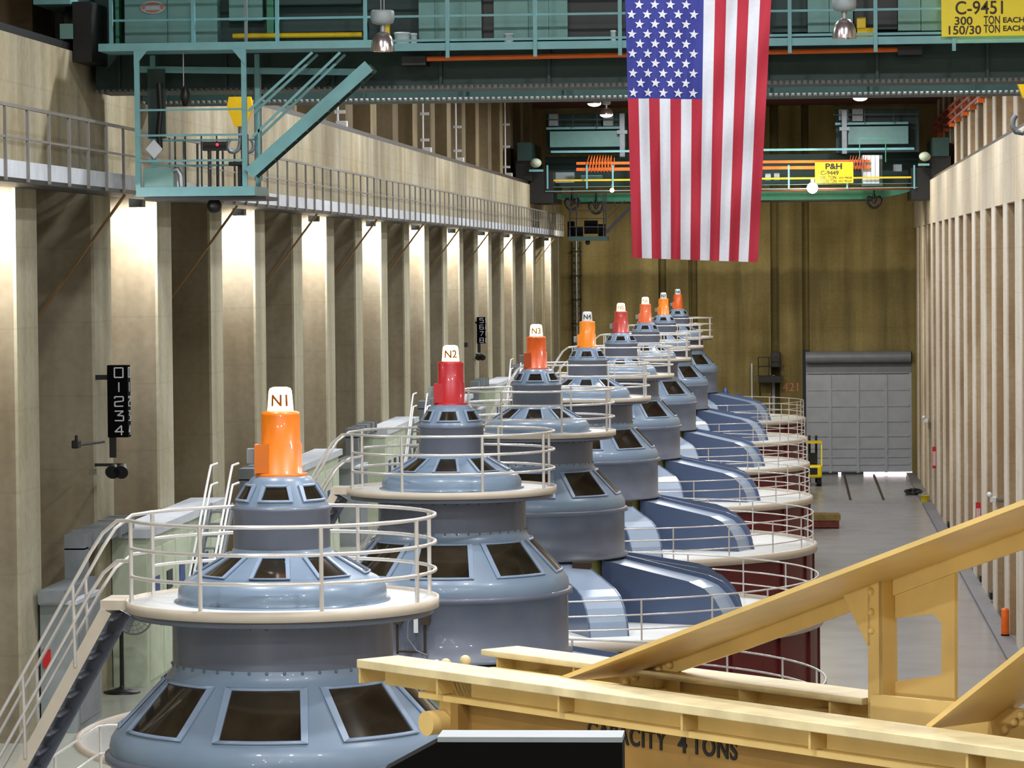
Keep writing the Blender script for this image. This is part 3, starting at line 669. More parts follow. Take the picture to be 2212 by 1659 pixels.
# ------------------------------------------------------------------ things on the crane walkway
def bucket(px,py,r,h,label,name='bucket',mt='white',Y=69.45,lid=True):
    p=W(px,py,Y); R=thing(name,label,name.replace('_',' '),(p.x,Y,zw))
    MB().lathe([(r*.86,zw),(r,zw+h),(r*1.05,zw+h),(r*1.05,zw+h+.02)],20,(p.x,Y)).build('body',M[mt],R)
    if lid: MB().lathe([(r*1.03,zw+h+.01),(r*.95,zw+h+.035),(.01,zw+h+.04)],20,(p.x,Y)).build('lid',M['toe'],R)
bucket(869,90,.165,.22,'large white bucket on crane walkway beside the hanging lamp')
bucket(894,90,.07,.2,'small white tub beside the large bucket on crane walkway','tub')
bucket(1099,86,.1,.17,'white jug on crane walkway, alone between two railing posts','jug')
bucket(1325,82,.06,.2,'slim white canister on crane walkway just left of flag','canister')
p=W(1868,64,69.5); R=thing('air_compressor','yellow compressor on crane walkway right of the hanging lamp','compressor',(p.x,69.5,zw))
MB().tube((p.x-.15,69.5,zw+.12),(p.x+.22,69.5,zw+.12),.1,14).build('tank',M['yellow'],R)
MB().box(p.x-.16,p.x+.02,69.4,69.6,zw+.2,zw+.42).build('motor',M['yellow'],R,bevel=.02)
MB().box(p.x-.2,p.x+.3,69.4,69.6,zw,zw+.03).build('base',M['white'],R)
# ------------------------------------------------------------------ near hook blocks
def hookblock(px,py,Y,label,zt,sc=1.0,mt='yellow'):
    p=W(px,py,Y); R=thing('hook_block',label,'hook',(p.x,Y,p.z),'crane hooks')
    x,z=p.x,p.z
    MB().prism([(-.42*sc,1.9*sc),(.42*sc,1.9*sc),(.5*sc,1.5*sc),(.22*sc,.75*sc),(-.22*sc,.75*sc),(-.5*sc,1.5*sc)],(x,Y-.2*sc,z),(1,0,0),(0,0,1),(0,.4*sc,0)).build('sheave_block',M[mt],R)
    MB().tube((x,Y,z+.4*sc),(x,Y,z+.8*sc),.1*sc,12).build('shank',M['steel'],R)
    for s in (-1,1):
        pts=[(x+s*sc*q[0],Y,z+sc*q[1]) for q in ((0,.45),(.02,.1),(.08,-.12),(.24,-.26),(.42,-.22),(.52,-.05),(.5,.14),(.42,.26))]
        MB().path(pts,.085*sc,10).build('hook_horn',M['galv'],R)
    for dx in (-.3,-.1,.1,.3): MB().tube((x+dx*sc,Y,z+1.85*sc),(x+dx*sc,Y,zt),.015,6).build('hoist_rope',M['black'],R)
hookblock(2226,268,73.6,'yellow hook block with grey twin hook at the right edge',19.0,.72)
hookblock(520,315,73.8,'yellow hook block seen behind the crane cab and stair',19.0,.55)
# ------------------------------------------------------------------ far bridge crane
FY0=190.8
fc=thing('bridge_crane','distant teal bridge crane near the end wall, behind the flag','crane',(-3.4,195,17.6))
def fbox(name,x0,x1,y0,y1,Y0,Y1,mt,par=fc):
    a_=W(x0,y1,Y0); b_=W(x1,y0,Y0); return MB().box(a_.x,b_.x,Y0,Y1,a_.z,b_.z).build(name,M[mt],par)
fbox('walkway',1178,1982,404,414,FY0,FY0+1.2,'teal')
a_=W(1250,418,194); zlo=W(1700,432,194).z
MB().prism([(-13.2,a_.z),(-13.2,a_.z-.25),(-11.8,zlo),(4.6,zlo),(6.2,a_.z-.2),(6.8,a_.z)],(0,194,0),(1,0,0),(0,0,1),(0,1.2,0)).build('girder',M['green'],fc)
m=MB().box(-12.2,4.8,193.85,195.3,zlo-.1,zlo); m.build('bottom_flange',M['black'],fc)
fbox('girder',1178,1984,330,403,196.0,197.6,'teal_d')
fbox('machinery_housing',1180,1352,244,330,193.4,195.8,'teal_d')
fbox('machinery_housing',1806,1985,236,330,193.4,195.8,'teal_d')
fbox('toe_board',1180,1982,396,404,191.0,191.1,'teal')
for y0,mt,th in ((352,'orange',6),(365,'orange',7),(327,'teal',5),(389,'yellow',4),(414,'redc',4)):
    p=W(1245 if mt=='orange' else 1190,y0+1,191.3);q=W(1880 if mt=='orange' else 1975,y0-6 if mt!='orange' else y0-4,191.3); MB().bar(p,q,.06,th*.0245).build('conductor_bar',M[mt],fc)
for px in (1183,1268,1324,1440,1560,1704,1830,1975):
    p=W(px,404,FY0); MB().bar((p.x,FY0-.03,p.z-.1),(p.x,FY0-.03,p.z+1.2),.09,.06).build('railing_post',M['teal'],fc)
for k in range(9):
    p=W(1273+6*k,336,191); q=W(1268+7*k,372,191); MB().path([p,(p.x-.1,191,p.z-.3),(q.x,191,q.z+.2),(q.x+.06,191,q.z),(p.x+.15,191,p.z-.1)],.02,5).build('festoon_cable',M['orange'],fc)
for k in range(6):
    p=W(1838+6*k,336,191); q=W(1834+6*k,368,191); MB().path([p,(q.x,191,q.z+.2),(q.x+.05,191,q.z),(p.x+.12,191,p.z-.1)],.02,5).build('festoon_cable',M['redc'],fc)
for (x0,x1,y0,y1,mt) in ((1188,1350,282,318,'teal_l'),(1832,1962,272,312,'teal_l'),(1180,1350,273,280,'teal'),(1804,1962,263,270,'teal'),(1185,1205,246,272,'cab'),(1303,1324,248,272,'cab'),(1812,1832,236,260,'cab'),(1841,1864,235,262,'cab'),(1200,1240,372,395,'cab'),(1862,1906,335,402,'cab'),(1930,1948,355,370,'cab'),(1255,1300,378,388,'teal_l')):
    fbox('equipment_cabinet',x0,x1,y0,y1,192.5,193.2,mt)
for px,yt,yb in ((1344,245,340),(1824,238,332)):
    fbox('support_post',px-5,px+5,yt,yb,192.0,192.3,'galv'); fbox('support_post',px-11,px+11,yt+36,yt+44,191.95,192.2,'galv')
for py0,py1,x0,x1 in ((240,240,1180,1350),(258,258,1180,1350),(233,232,1800,1985),(248,246,1800,1985)):
    MB().bar(W(x0,py0,192.2),W(x1,py1,192.2),.04,.05).build('guard_rail',M['teal_d'],fc)
for px in (1185,1238,1290,1830,1868,1930,1980):
    p=W(px,238,192.2);q=W(px,276 if px<1400 else 266,192.2); MB().bar(p,q,.05,.05).build('guard_post',M['teal_d'],fc)
for s in (0,1):
    x0,x1=((-14.9,-14.2),(7.75,8.6))[s]
    e=MB().box(x0,x1,190,199,18.9,19.9).build('end_truck',M['teal_d'],fc)
    for y in (191,197.5): MB().tube((x0+.15,y,18.2),(x0+.4,y,18.2),.45,18).build('wheel',M['black'],e)
    MB().box(x0-.1,x1+.1,190.2,198.5,17.8,18.9).build('bogie_frame',M['black'],e)
    p=W((1157,1998)[s],352 if s==0 else 338,190); MB().sph((p.x,190.1,p.z),.32,12,8,sc=(1,1,.8)).build('motor_cover',M['booth'],e)
    fbox('motor_shelf',(1143,1984)[s],(1172,2008)[s],366 if s==0 else 353,371 if s==0 else 358,190,190.6,'teal',e)
    MB().box(*((-14.3,-13.0) if s==0 else (6.6,7.9)),190.9,198,16.6,18.3).build('end_plate',M['black'],fc)
# green wire frame and white trolley gear
m=MB()
for A,B in (((1857,299),(1913,299)),((1857,299),(1857,345)),((1913,299),(1913,350))): m.bar(W(*A,191.2),W(*B,191.2),.05,.05)
m.build('cable_guide_frame',M['green'],fc)
for k in range(4):
    px=1868+9*k; fbox('terminal_box',px-4,px+4,335,396,191.5,191.9,'white')
for px,py in ((1655+4,382),(1678,381)): p=W(px,py,190.9); MB().tube((p.x-.15,191.5,p.z),(p.x+.15,191.5,p.z),.2,12).build('drive_motor',M['cab'],fc)
# far cab
fcab=MB(); a_=W(1228,520,189.6); b_=W(1312,510,189.6); fcab=fcab.box(a_.x,b_.x,189.6,191.4,a_.z,b_.z).build('operator_cab',M['teal_d'],fc)
for px in (1231,1245,1304,1309): p=W(px,515,189.7); q=W(px,414,189.7); MB().bar(p,q,.07,.07).build('corner_post',M['black'],fcab)
for py in (455,472,490): MB().bar(W(1229,py,189.6),W(1310,py,189.6),.05,.05).build('guard_rail',M['black'],fcab)
for (x0,x1,y0,y1) in ((1226,1240,478,512),(1262,1290,476,505),(1240,1258,490,512),(1292,1308,484,510)): fbox('console',x0,x1,y0,y1,190,190.6,'blk2',fcab)
p=W(1269,524,190); MB().sph((p.x,190.2,p.z),.14,10,8).build('floodlight',M['black'],fcab)
MB().bar(W(1310,502,189.7),W(1372,436,189.7),.08,.2,(0,0,1)).build('cab_stair',M['black'],fcab)
MB().bar(W(1312,470,189.7),W(1350,433,189.7),.04,.05).build('handrail',M['black'],fcab)
MB().bar(W(1312,456,189.7),W(1330,436,189.7),.04,.05).build('handrail',M['black'],fcab)
def smallhook(px,py,Y,label):
    p=W(px,py+7,Y); R=thing('crane_hook',label,'hook',(p.x,Y,p.z),'crane hooks')
    m=MB()
    for s in (-1,1): m.path([(p.x+s*q[0],Y,p.z+q[1]) for q in ((0,-.28),(.18,-.2),(.34,.0),(.4,.2),(.3,.36),(.14,.3),(.06,.14),(0,-.02))],.075,8)
    m.tube((p.x,Y,p.z-.05),(p.x,Y,p.z+.5),.08,8); m.build('twin_hook',M['black'],R)
    MB().tube((p.x,Y,p.z+.4),(p.x,Y,max(zlo+.6,p.z+.9)),.05,8).build('hoist_rope',M['black'],R)
smallhook(1888,432,193.5,'dark twin hook under the far crane, right of the flag')
smallhook(1288,444,193.5,'dark twin hook under the far crane, left of the flag')
smallhook(1236,436,193.5,'dark hook under the far crane, leftmost above its cab')
def lampball(px,py,Y,r,mt,label,ns):
    p=W(px,py,Y); R=thing('work_light',label,'lamp',(p.x,Y,p.z),'lit work lights on the far crane')
    MB().sph((p.x,Y,p.z),r,14,10).build('lit_globe',M[mt],R); MB().tube((p.x,Y,p.z+r*.8),(p.x,Y,p.z+r+.2),r*.35,8).build('lamp_socket',M['steel'],R)
    return p
FLP=lampball(1755,406,190.4,.3,'flood','bright floodlight below the small yellow sign on far crane',0)
lampball(1322,411,190.5,.12,'bulb','small yellow bulb glowing under the far crane beside the flag',0)
# ------------------------------------------------------------------ numbered boards and horns on left wall
SEG={'0':[[(0,0),(1,0),(1,1),(0,1),(0,0)]],'1':[[(.5,0),(.5,1)]],'2':[[(0,.8),(0,1),(1,1),(1,.55),(0,.45),(0,0),(1,0)]],'3':[[(0,1),(1,1),(.3,.55),(1,.5),(1,0),(0,0)]],'4':[[(.75,0),(.75,1),(0,.35),(1,.35)]],
 '5':[[(1,1),(0,1),(0,.6),(1,.6),(1,0),(0,0)]],'6':[[(1,1),(0,1),(0,0),(1,0),(1,.5),(0,.5)]],'7':[[(0,1),(1,1),(.3,0)]],'8':[[(0,0),(1,0),(1,1),(0,1),(0,0)],[(0,.5),(1,.5)]]}
def board(x0,x1,y0,y1,Y,digs,label):
    a_=W(x0,y1,Y);b_=W(x1,y0,Y); R=thing('number_board',label,'sign',((a_.x+b_.x)/2,Y,a_.z),'numbered boards on the left wall')
    MB().box(a_.x,b_.x,Y,Y+.3,a_.z,b_.z).build('board',M['blk2'],R)
    MB().box(XL,a_.x+.02,Y+.1,Y+.16,b_.z-.3,b_.z-.2).build('bracket',M['black'],R) if a_.x>XL else None
    MB().box(a_.x+.02,a_.x+.16,Y+.04,Y+.1,a_.z-.42,a_.z).build('cable_duct',M['black'],R)
    H=b_.z-a_.z; w=b_.x-a_.x; n=len(digs); ch=H/n
    for i,c in enumerate(digs):
        m=MB(); z0=b_.z-ch*(i+1)+ch*.16; dh=ch*.66; dw=w*.42; xx=a_.x+w*.36
        for pl in SEG[c]:
            for q0,q1 in zip(pl[:-1],pl[1:]): m.bar((xx+q0[0]*dw,Y-.008,z0+q0[1]*dh),(xx+q1[0]*dw,Y-.008,z0+q1[1]*dh),.012,.03,(0,1,0.01)) if False else m.tube((xx+q0[0]*dw,Y-.004,z0+q0[1]*dh),(xx+q1[0]*dw,Y-.004,z0+q1[1]*dh),.016,6)
            for q0,q1 in zip(pl[:-1],pl[1:]): m.tube((b_.x+.004,Y+.06+q0[0]*.16,z0+q0[1]*dh),(b_.x+.004,Y+.06+q1[0]*.16,z0+q1[1]*dh),.012,6)
        m.build('digit',M['toe'],R)
board(233,275,789,945,70.5,'01234','tall black board with digits 0 to 4 on near left pilaster')
board(1030,1048,685,742,157.0,'5678','small black board with digits 5 to 8 on distant left pilaster')
def horns(px,py,Y,sc,label):
    p=W(px,py,Y); R=thing('horn_speaker',label,'speaker',(p.x,Y,p.z),'horn loudspeakers')
    for k,dx in enumerate((-.09,.09)):
        c=V((p.x+dx,Y,p.z)); MB().tube(c+V((0,.25,.1)),c+V((0,-.05,-.03)),.05,14,.15).build('horn',M['black'],R)
    MB().box(XL,p.x+.1,Y+.2,Y+.26,p.z+.08,p.z+.14).build('bracket',M['black'],R)
horns(253,1017,70.2,1,'pair of black horn loudspeakers below the 0 to 4 board')
horns(1038,771,156.9,1,'pair of black horn loudspeakers below the 5 to 8 board')
p=W(165,962,68.3); R=thing('wall_camera','black camera on a thin wall arm left of the 0 to 4 board','camera',(p.x,68.3,p.z))
MB().box(p.x-.08,p.x+.06,68.2,68.5,p.z-.06,p.z+.1).build('housing',M['black'],R,bevel=.02); MB().tube((p.x,68.35,p.z),(p.x+.3,69.6,p.z+.0),.025,8).build('arm',M['black'],R)
MB().tube((p.x,68.3,p.z+.1),(p.x,68.3,p.z+.2),.03,8).build('cap',M['black'],R)
p=W(1005,745,152); R=thing('wall_camera','dark camera on a wall arm left of the 5 to 8 board','camera',(p.x,152,p.z))
MB().box(p.x-.1,p.x+.1,151.9,152.3,p.z-.1,p.z+.1).build('housing',M['black'],R); MB().tube((p.x,152.2,p.z),(XLB,152.3,p.z),.03,8).build('arm',M['black'],R)
# red boards, booths, wall stairs: one set every second machine
for k in range(3):
    Y=85.1+43.2*k+(0,.3,.8)[k]
    word=('nearest','middle','farthest')[k]
    a_=W((442,862,1075)[k],(1062,885,800)[k],Y); b_=W((457,873,1082)[k],(970,837,770)[k],Y)
    R=thing('red_panel','tall red panel on left wall, %s of three'%word,'panel',((a_.x+b_.x)/2,Y,a_.z),'red panels on the left wall')
    MB().box(a_.x,b_.x,Y,Y+.05,a_.z,b_.z).build('board',M['red'],R); MB().box(XLB,a_.x,Y+.01,Y+.05,a_.z+.1,a_.z+.18).build('bracket',M['black'],R) if a_.x>XLB else None
    y0=72.0+43.2*k
    C=thing('switch_cabinet','grey floor cabinet by the left wall, %s of three'%word,'cabinet',(-13.9,y0-6,ZL),'grey cabinets on the left aisle')
    MB().box(-14.25,-13.55,y0-7.2,y0-4.9,ZL,6.95).build('body',M['cab'],C); MB().box(-13.55,-13.53,y0-7.0,y0-5.1,ZL+.15,6.8).build('door',M['galv'],C)
    MB().box(-14.27,-13.53,y0-7.23,y0-4.87,6.9,6.97).build('top_plate',M['toe'],C)
    MB().box(-14.2,-14.05,y0-7.24,y0-7.2,5.7,6.05).build('red_tag',M['red'],C)
    W_=thing('wall_ladder_stair','steep white stair with handrails along left wall, %s of three'%word,'stair',(-13.2,78+43.2*k,ZL),'steep stairs on the left aisle')
    Yt,Yb=79.4+43.2*k,75.0+43.2*k; zt_,zb_=7.75,ZL
    for xx in (-13.4,-12.9):
        MB().bar((xx,Yb,zb_+.05),(xx,Yt,zt_),.05,.18,(0,-.6,.8)).build('stringer',M['galv'],W_)
        m=MB()
        for h in (.5,.95): m.path([(xx,Yb,zb_+h),(xx,Yt-.2,zt_+h-.15),(xx,Yt,zt_+h-.02),(xx+.06,Yt+.5,zt_+h)],.03,8)
        m.build('handrail',M['white'],W_)
    for j in range(13):
        q=(j+.5)/13; MB().box(-13.38,-12.92,Yb+(Yt-Yb)*q-.12,Yb+(Yt-Yb)*q+.12,zb_+(zt_-zb_)*q-.02,zb_+(zt_-zb_)*q+.02).build('tread',M['galv'],W_)
for k in range(6):
    bword=('nearest','second','third','fourth','fifth','farthest')[k]
    y0=72.0+21.6*k; B=thing('control_booth','pale green switchgear booth against left wall, %s of six'%bword,'booth',(-14.3,y0+4.5,ZL),'switchgear booths along the left wall')
    m=MB().box(XL+.02,-13.55,y0,y0+9.6,ZL,7.6)
    m.build('walls',M['booth'],B)
    MB().box(XL+.01,-13.45,y0-.15,y0+9.8,7.6,7.78).build('roof',M['toe'],B)
    for j in range(6):
        yy=y0+.3+1.55*j; dp=MB().box(-13.55,-13.52,yy,yy+1.4,ZL+.1,7.3).build('door_panel',M['booth'],B)
        MB().box(-13.52,-13.5,yy+.35,yy+1.0,6.3,6.7).build('instrument',M['black'] if j%2 else M['valve'],dp)
        MB().box(-13.52,-13.49,yy+1.15,yy+1.25,5.6,5.9).build('handle',M['black'],dp)
    # duct running on from the roof
    m=MB(); g0=W(285,1098,y0)
    m.box(-14.25,-13.85,y0-4.9,y0+.3,7.75,8.05); m.box(-14.25,-13.85,y0-4.9,y0-4.5,7.0,7.78); m.box(-14.2,-13.7,y0-7.6,y0-4.5,6.98,7.2)
    for yy in (y0-4,y0-2.9,y0-1.4,y0-.2): m.box(-14.27,-13.8,yy-.05,yy+.05,7.72,8.08)
    m.build('cable_duct',M['galv'],B)
R=thing('floor_railing','low steel railing round the floor opening behind the front stair','railing',(-11.75,56,ZL))
m=MB()
for h in (1.07,.6): m.path([(-11.75,51,ZL+h),(-11.75,57.8,ZL+h),(-11.6,58,ZL+h),(-9.2,58,ZL+h)],.024,8)
hr=m.build('handrail',M['rail'],R)
for q in ((-11.75,51),(-11.75,54.4),(-11.72,57.9),(-9.3,58)): MB().tube((q[0],q[1],ZL),(q[0],q[1],ZL+1.07),.026,8).build('railing_post',M['rail'],hr)
# pedestal fan
p=W(264,1505,71.0); R=thing('pedestal_fan','grey pedestal fan on black pole in the left aisle by the front stair','fan',(p.x,71,ZL))
x=p.x
MB().lathe([(.38,ZL),(.38,ZL+.03),(.2,ZL+.07),(.06,ZL+.12),(.05,ZL+.16)],28,(x,71)).build('base',M['black'],R)
MB().tube((x,71,ZL+.1),(x,71,ZL+1.5),.045,12).build('pole',M['black'],R)
m=MB(); fc_=V((x+.28,70.85,ZL+1.62))
for rr in (.1,.2,.3,.38):
    m.path([(fc_.x+rr*math.cos(t),fc_.y-(.38-rr)*.15,fc_.z+rr*math.sin(t)) for t in [2*PI*i/28 for i in range(28)]],.008,5,True)
for i in range(20):
    t=2*PI*i/20; m.tube((fc_.x+.04*math.cos(t),fc_.y-.055,fc_.z+.04*math.sin(t)),(fc_.x+.38*math.cos(t),fc_.y,fc_.z+.38*math.sin(t)),.006,5)
m.path([(fc_.x+.39*math.cos(t),fc_.y+.06,fc_.z+.39*math.sin(t)) for t in [2*PI*i/28 for i in range(28)]],.02,6,True)
m.build('guard_cage',M['galv'],R)
m=MB()
for i in range(3):
    t=2*PI*i/3; m.prism([(0,-.03),(.33,-.13),(.36,.1),(0,.05)],(fc_.x,fc_.y+.05,fc_.z),(math.cos(t),0,math.sin(t)),(-math.sin(t),0.25,math.cos(t)),(0,.01,0))
m.build('blade',M['cab'],R)
MB().tube((fc_.x,fc_.y+.05,fc_.z),(fc_.x,fc_.y+.35,fc_.z),.1,14).build('motor',M['cab'],R)
MB().tube((fc_.x,fc_.y+.2,fc_.z),(x,71,ZL+1.48),.03,8).build('neck',M['black'],R)
# ------------------------------------------------------------------ flood lamps with conduits on the upper left ledge
for k,(px,py,h) in enumerate(((738,272,1.2),(922,331,2.3),(993,351,2.0),(1099,384,2.0))):
    q=WX(px,py,-15.15); Y=q.y; R=thing('ledge_floodlight','white floodlight and conduit above left ledge, %s along it'%('nearest','second','third','farthest')[k],'floodlight',(q.x,Y,ZB1),'floodlights on the left ledge')
    MB().box(q.x-.2,q.x+.2,Y-.15,Y+.15,ZB1+.12,ZB1+.55).build('housing',M['white'],R,bevel=.03); MB().tube((q.x,Y,ZB1),(q.x,Y,ZB1+.15),.03,8).build('stand',M['steel'],R)
    MB().tube((XUL+.08,Y+1.0,ZB1),(XUL+.08,Y+1.0,ZC-.5),.05,8).build('conduit',M['white'],R)
    for z in (ZB1+.9,ZB1+2.0,ZB1+3.2): MB().box(XUL-.02,XUL+.35,Y+.96,Y+1.04,z-.06,z+.06).build('clamp',M['white'],R)
# ------------------------------------------------------------------ far wall items
p=W(1245,520,YF-.4); R=thing('caged_ladder','dark caged ladder rising on end wall behind far crane cab','ladder',(p.x,YF-.4,4.4))
for dx in (-.25,.25): MB().tube((p.x+dx,YF-.45,ZL),(p.x+dx,YF-.45,14.6),.05,8).build('ladder_rail',M['black'],R)
m=MB(); z=ZL+.3
while z<14.4: m.tube((p.x-.25,YF-.45,z),(p.x+.25,YF-.45,z),.03,6); z+=.45
m.build('rungs',M['black'],R)
MB().tube((p.x+.02,YF-.75,ZL),(p.x+.02,YF-.75,15.2),.07,10).build('riser_pipe',M['steel'],R)
z=5.0; m=MB()
while z<14.4: m.path([(p.x-.3,YF-.45,z),(p.x-.35,YF-.9,z),(p.x,YF-1.1,z),(p.x+.35,YF-.9,z),(p.x+.3,YF-.45,z)],.03,6); z+=1.5
m.build('cage_hoops',M['black'],R)
a_=W(1638,826,YF-.9); b_=W(1688,812,YF-.9); R=thing('wall_platform','small dark railed platform high on the end wall beside the door','platform',((a_.x+b_.x)/2,YF,a_.z))
MB().box(a_.x,b_.x,YF-1.2,YF,a_.z,b_.z).build('deck',M['black'],R)
m=MB(); zt2=W(1640,772,YF-1.2).z
for px in (1638,1661,1686): xx=W(px,800,YF-1.2).x; m.tube((xx,YF-1.15,b_.z),(xx,YF-1.15,zt2),.035,6)
for zz in (zt2,(zt2+b_.z)/2): m.tube((a_.x,YF-1.15,zz),(b_.x,YF-1.15,zz),.03,6)
m.build('railing',M['black'],R); MB().bar((a_.x+.1,YF-1.1,a_.z),(a_.x+.1,YF-.05,a_.z-.9),.06,.06).build('strut',M['black'],R)
MB().box(W(1666,800,YF).x,W(1686,800,YF).x,YF-.5,YF,b_.z+.5,W(1670,760,YF).z).build('hoist_box',M['black'],R,bevel=.05)
p=W(1624,785,YF-.5); tag(MB().tube((p.x,YF-.5,0),(p.x,YF-.5,p.z),.05,8).build('flag_pole',M['toe']),'thin white vertical pole before the end wall','pole')
lt=thing('painted_number','faded red number 421 painted on end wall beside the door','number',W(1710,837,YF)); text('lettering','421',.75,W(1710,837,YF-.006),(1,0,0),(0,0,1),M['pinkt'],lt,ext=.003)
# blue valve on the far machine ring
p=WZ(1567,858,4.47); p=W(1567,858,198.2); R=thing('blue_valve','blue valve assembly standing on the farthest ring deck','valve',(p.x,198.2,4.47))
MB().tube((p.x,198.2,4.47),(p.x,198.2,5.5),.1,12).build('stand_pipe',M['valve'],R)
MB().lathe([(.16,5.4),(.2,5.5),(.2,5.8),(.1,5.95),(.04,6.1),(.0,6.1)],16,(p.x,198.2)).build('valve_body',M['valve'],R)
MB().tube((p.x,198.2,5.65),(p.x+.75,198.2,5.6),.04,8).build('arm_pipe',M['valve'],R)
m=MB(); m.path([(p.x+.75+.2*math.cos(t),198.2,5.5+.2*math.sin(t)) for t in [2*PI*i/20 for i in range(20)]],.035,6,True); m.build('hand_wheel',M['valve'],R)
# ------------------------------------------------------------------ loading bay floor things
p=WZ(1760,1050,0); Yk=p.y; xk=W(1760,1000,Yk).x
R=thing('forklift','yellow forklift with black mast parked before the roller door','forklift',(xk,Yk,0))
MB().box(xk-.65,xk+.42,Yk-.5,Yk+1.6,.5,1.25).build('body',M['fork'],R,bevel=.12)
MB().box(xk-.45,xk+.15,Yk-.53,Yk-.4,.72,1.1).build('radiator_opening',M['black'],R)
for dx in (-.62,.4): MB().bar((xk+dx,Yk-.3,1.2),(xk+dx,Yk+.0,2.55),.08,.1).build('guard_post',M['fork'],R)
for dx in (-.62,.4): MB().bar((xk+dx,Yk+1.5,1.2),(xk+dx,Yk+1.3,2.55),.08,.1).build('guard_post',M['fork'],R)
MB().box(xk-.66,xk+.44,Yk-.1,Yk+1.4,2.52,2.62).build('overhead_guard',M['fork'],R)
for dx in (-.3,.1): MB().box(xk+dx-.07,xk+dx+.07,Yk+1.7,Yk+1.85,.1,2.9).build('mast',M['black'],R)
MB().box(xk-.35,xk+.15,Yk+.3,Yk+.8,1.25,1.35).build('seat',M['black'],R); MB().box(xk-.35,xk+.15,Yk+.2,Yk+.35,1.3,1.95).build('seat_back',M['black'],R)
for dx in (-.45,.25):
    for dy in (0,1.35): MB().tube((xk+dx-.14,Yk+dy,.34),(xk+dx+.14,Yk+dy,.34),.34,20).build('wheel',M['rubber'],R)
for dx in (-.35,.15): MB().box(xk+dx-.06,xk+dx+.06,Yk+1.85,Yk+2.9,.1,.16).build('fork',M['black'],R)
p=WZ(1790,1142,0); x0=W(1745,1130,p.y).x; x1=W(1815,1130,p.y).x
R=thing('timber_crate','red brown timber crate on the loading bay floor beside the rings','crate',((x0+x1)/2,p.y,0))
MB().box(x0,x1-.05,p.y,p.y+1.6,.06,.4).build('box',M['woodr'],R)
for k in range(3): MB().box(x0,x1-.1,p.y+.1+.65*k,p.y+.25+.65*k,0,.07).build('skid',M['brown'],R)
for k in range(4): tag(MB().box(x0-.02,x1+.02-.03*k,p.y-.05+.42*k,p.y+.33+.42*k,.405,.72-.04*(k%2)).build('timber_plank',M['wood']),'olive timber beam lying on the red brown crate, %s from the front'%('first','second','third','last')[k],'timber','timbers on the crate')
for k,xx in enumerate((3.22,5.05)):
    tag(MB().box(xx-.07,xx+.07,193,215.8,0,.02).build('floor_rail',M['brown']),'dark rail set in floor before the roller door, %s one'%('left','right')[k],'rail','rails in the loading bay floor')
for k,(px,py) in enumerate(((2018,965),(2113,1085))):
    u=WX(px,py,XR-.1); R=thing('wall_sign','narrow red and white upright sign on right wall, %s one'%('far','near')[k],'sign',(XR-.1,u.y,u.z-1.15),'red and white signs on the right wall')
    MB().box(XR-.2,XR,u.y,u.y+.06,u.z-1.15,u.z).build('board',M['red'],R); MB().box(XR-.17,XR-.03,u.y-.01,u.y,u.z-1.0,u.z-.25).build('white_field',M['white'],R)
    if min(abs(u.y-f) for f in FIN)>1.1: MB().box(XR,XRB,u.y,u.y+.05,u.z-.7,u.z-.6).build('bracket',M['steel'],R)
    text('lettering','EXTINGUISHER',.11,(XR-.1,u.y-.013,u.z-.62),(0,0,1),(-1,0,0),M['red'],R,ext=.002)
for k,(px,py) in enumerate(((1997,908),(2140,1078))):
    u=WX(px,py,XR-.2); R=thing('emergency_light','white twin emergency lamp on right wall, %s one'%('far','near')[k],'lamp',(u.x,u.y,u.z),'emergency lamps on the right wall')
    MB().box(XR-.22,XR,u.y-.2,u.y+.2,u.z-.12,u.z+.08).build('housing',M['white'],R,bevel=.02)
    if min(abs(u.y-f) for f in FIN)>1.1: MB().box(XR,XRB,u.y-.05,u.y+.05,u.z-.06,u.z+.02).build('bracket',M['steel'],R)
    for s in (-1,1): MB().sph((XR-.24,u.y+.14*s,u.z+.16),.1,12,8).build('lamp_head',M['white'],R)
u=WX(2165,1330,XR-.3); R=thing('orange_tube','orange upright canister at foot of the right wall','canister',(u.x,u.y,0)); MB().lathe([(.13,.12),(.14,.16),(.14,1.0),(.1,1.08),(.0,1.09)],16,(XR-.2,u.y)).build('body',M['orange'],R); MB().lathe([(.15,.12),(.15,.18)],16,(XR-.2,u.y)).build('foot',M['black'],R)
n=0
names=['seventh','sixth','fifth','fourth','third','second','nearest']
for i,y in enumerate([q+3.6 for q in FIN if 124<q<172]):
    tag(MB().box(XRB-.7,XRB-.48,y-.45,y+.35,.12,.42).build('floor_box',M['black'],bevel=.05),'small black box at foot of right wall, %s in the row'%(['nearest','second','third','fourth','fifth','sixth','seventh','eighth'][i]),'box','black boxes along the right wall')
p=WZ(1972,1068,0); R=tag(MB().path([(p.x+.32*math.cos(t)*(1+.03*t),p.y+1.5*math.sin(t),.05+.008*t) for t in [i*.35 for i in range(60)]],.05,6).build('hose_coil',M['black']),'dark coiled hose on floor near the right wall by the door','hose')
p=WZ(1998,1088,0); R=thing('yellow_bucket','yellow bucket on floor at foot of the right wall','bucket',(p.x,p.y,0)); MB().lathe([(.2,0),(.25,.45),(.26,.45)],18,(p.x,p.y)).build('body',M['fork'],R); MB().path([(p.x-.25,p.y,.44),(p.x-.15,p.y,.58),(p.x+.15,p.y,.58),(p.x+.25,p.y,.44)],.012,6).build('handle',M['steel'],R)
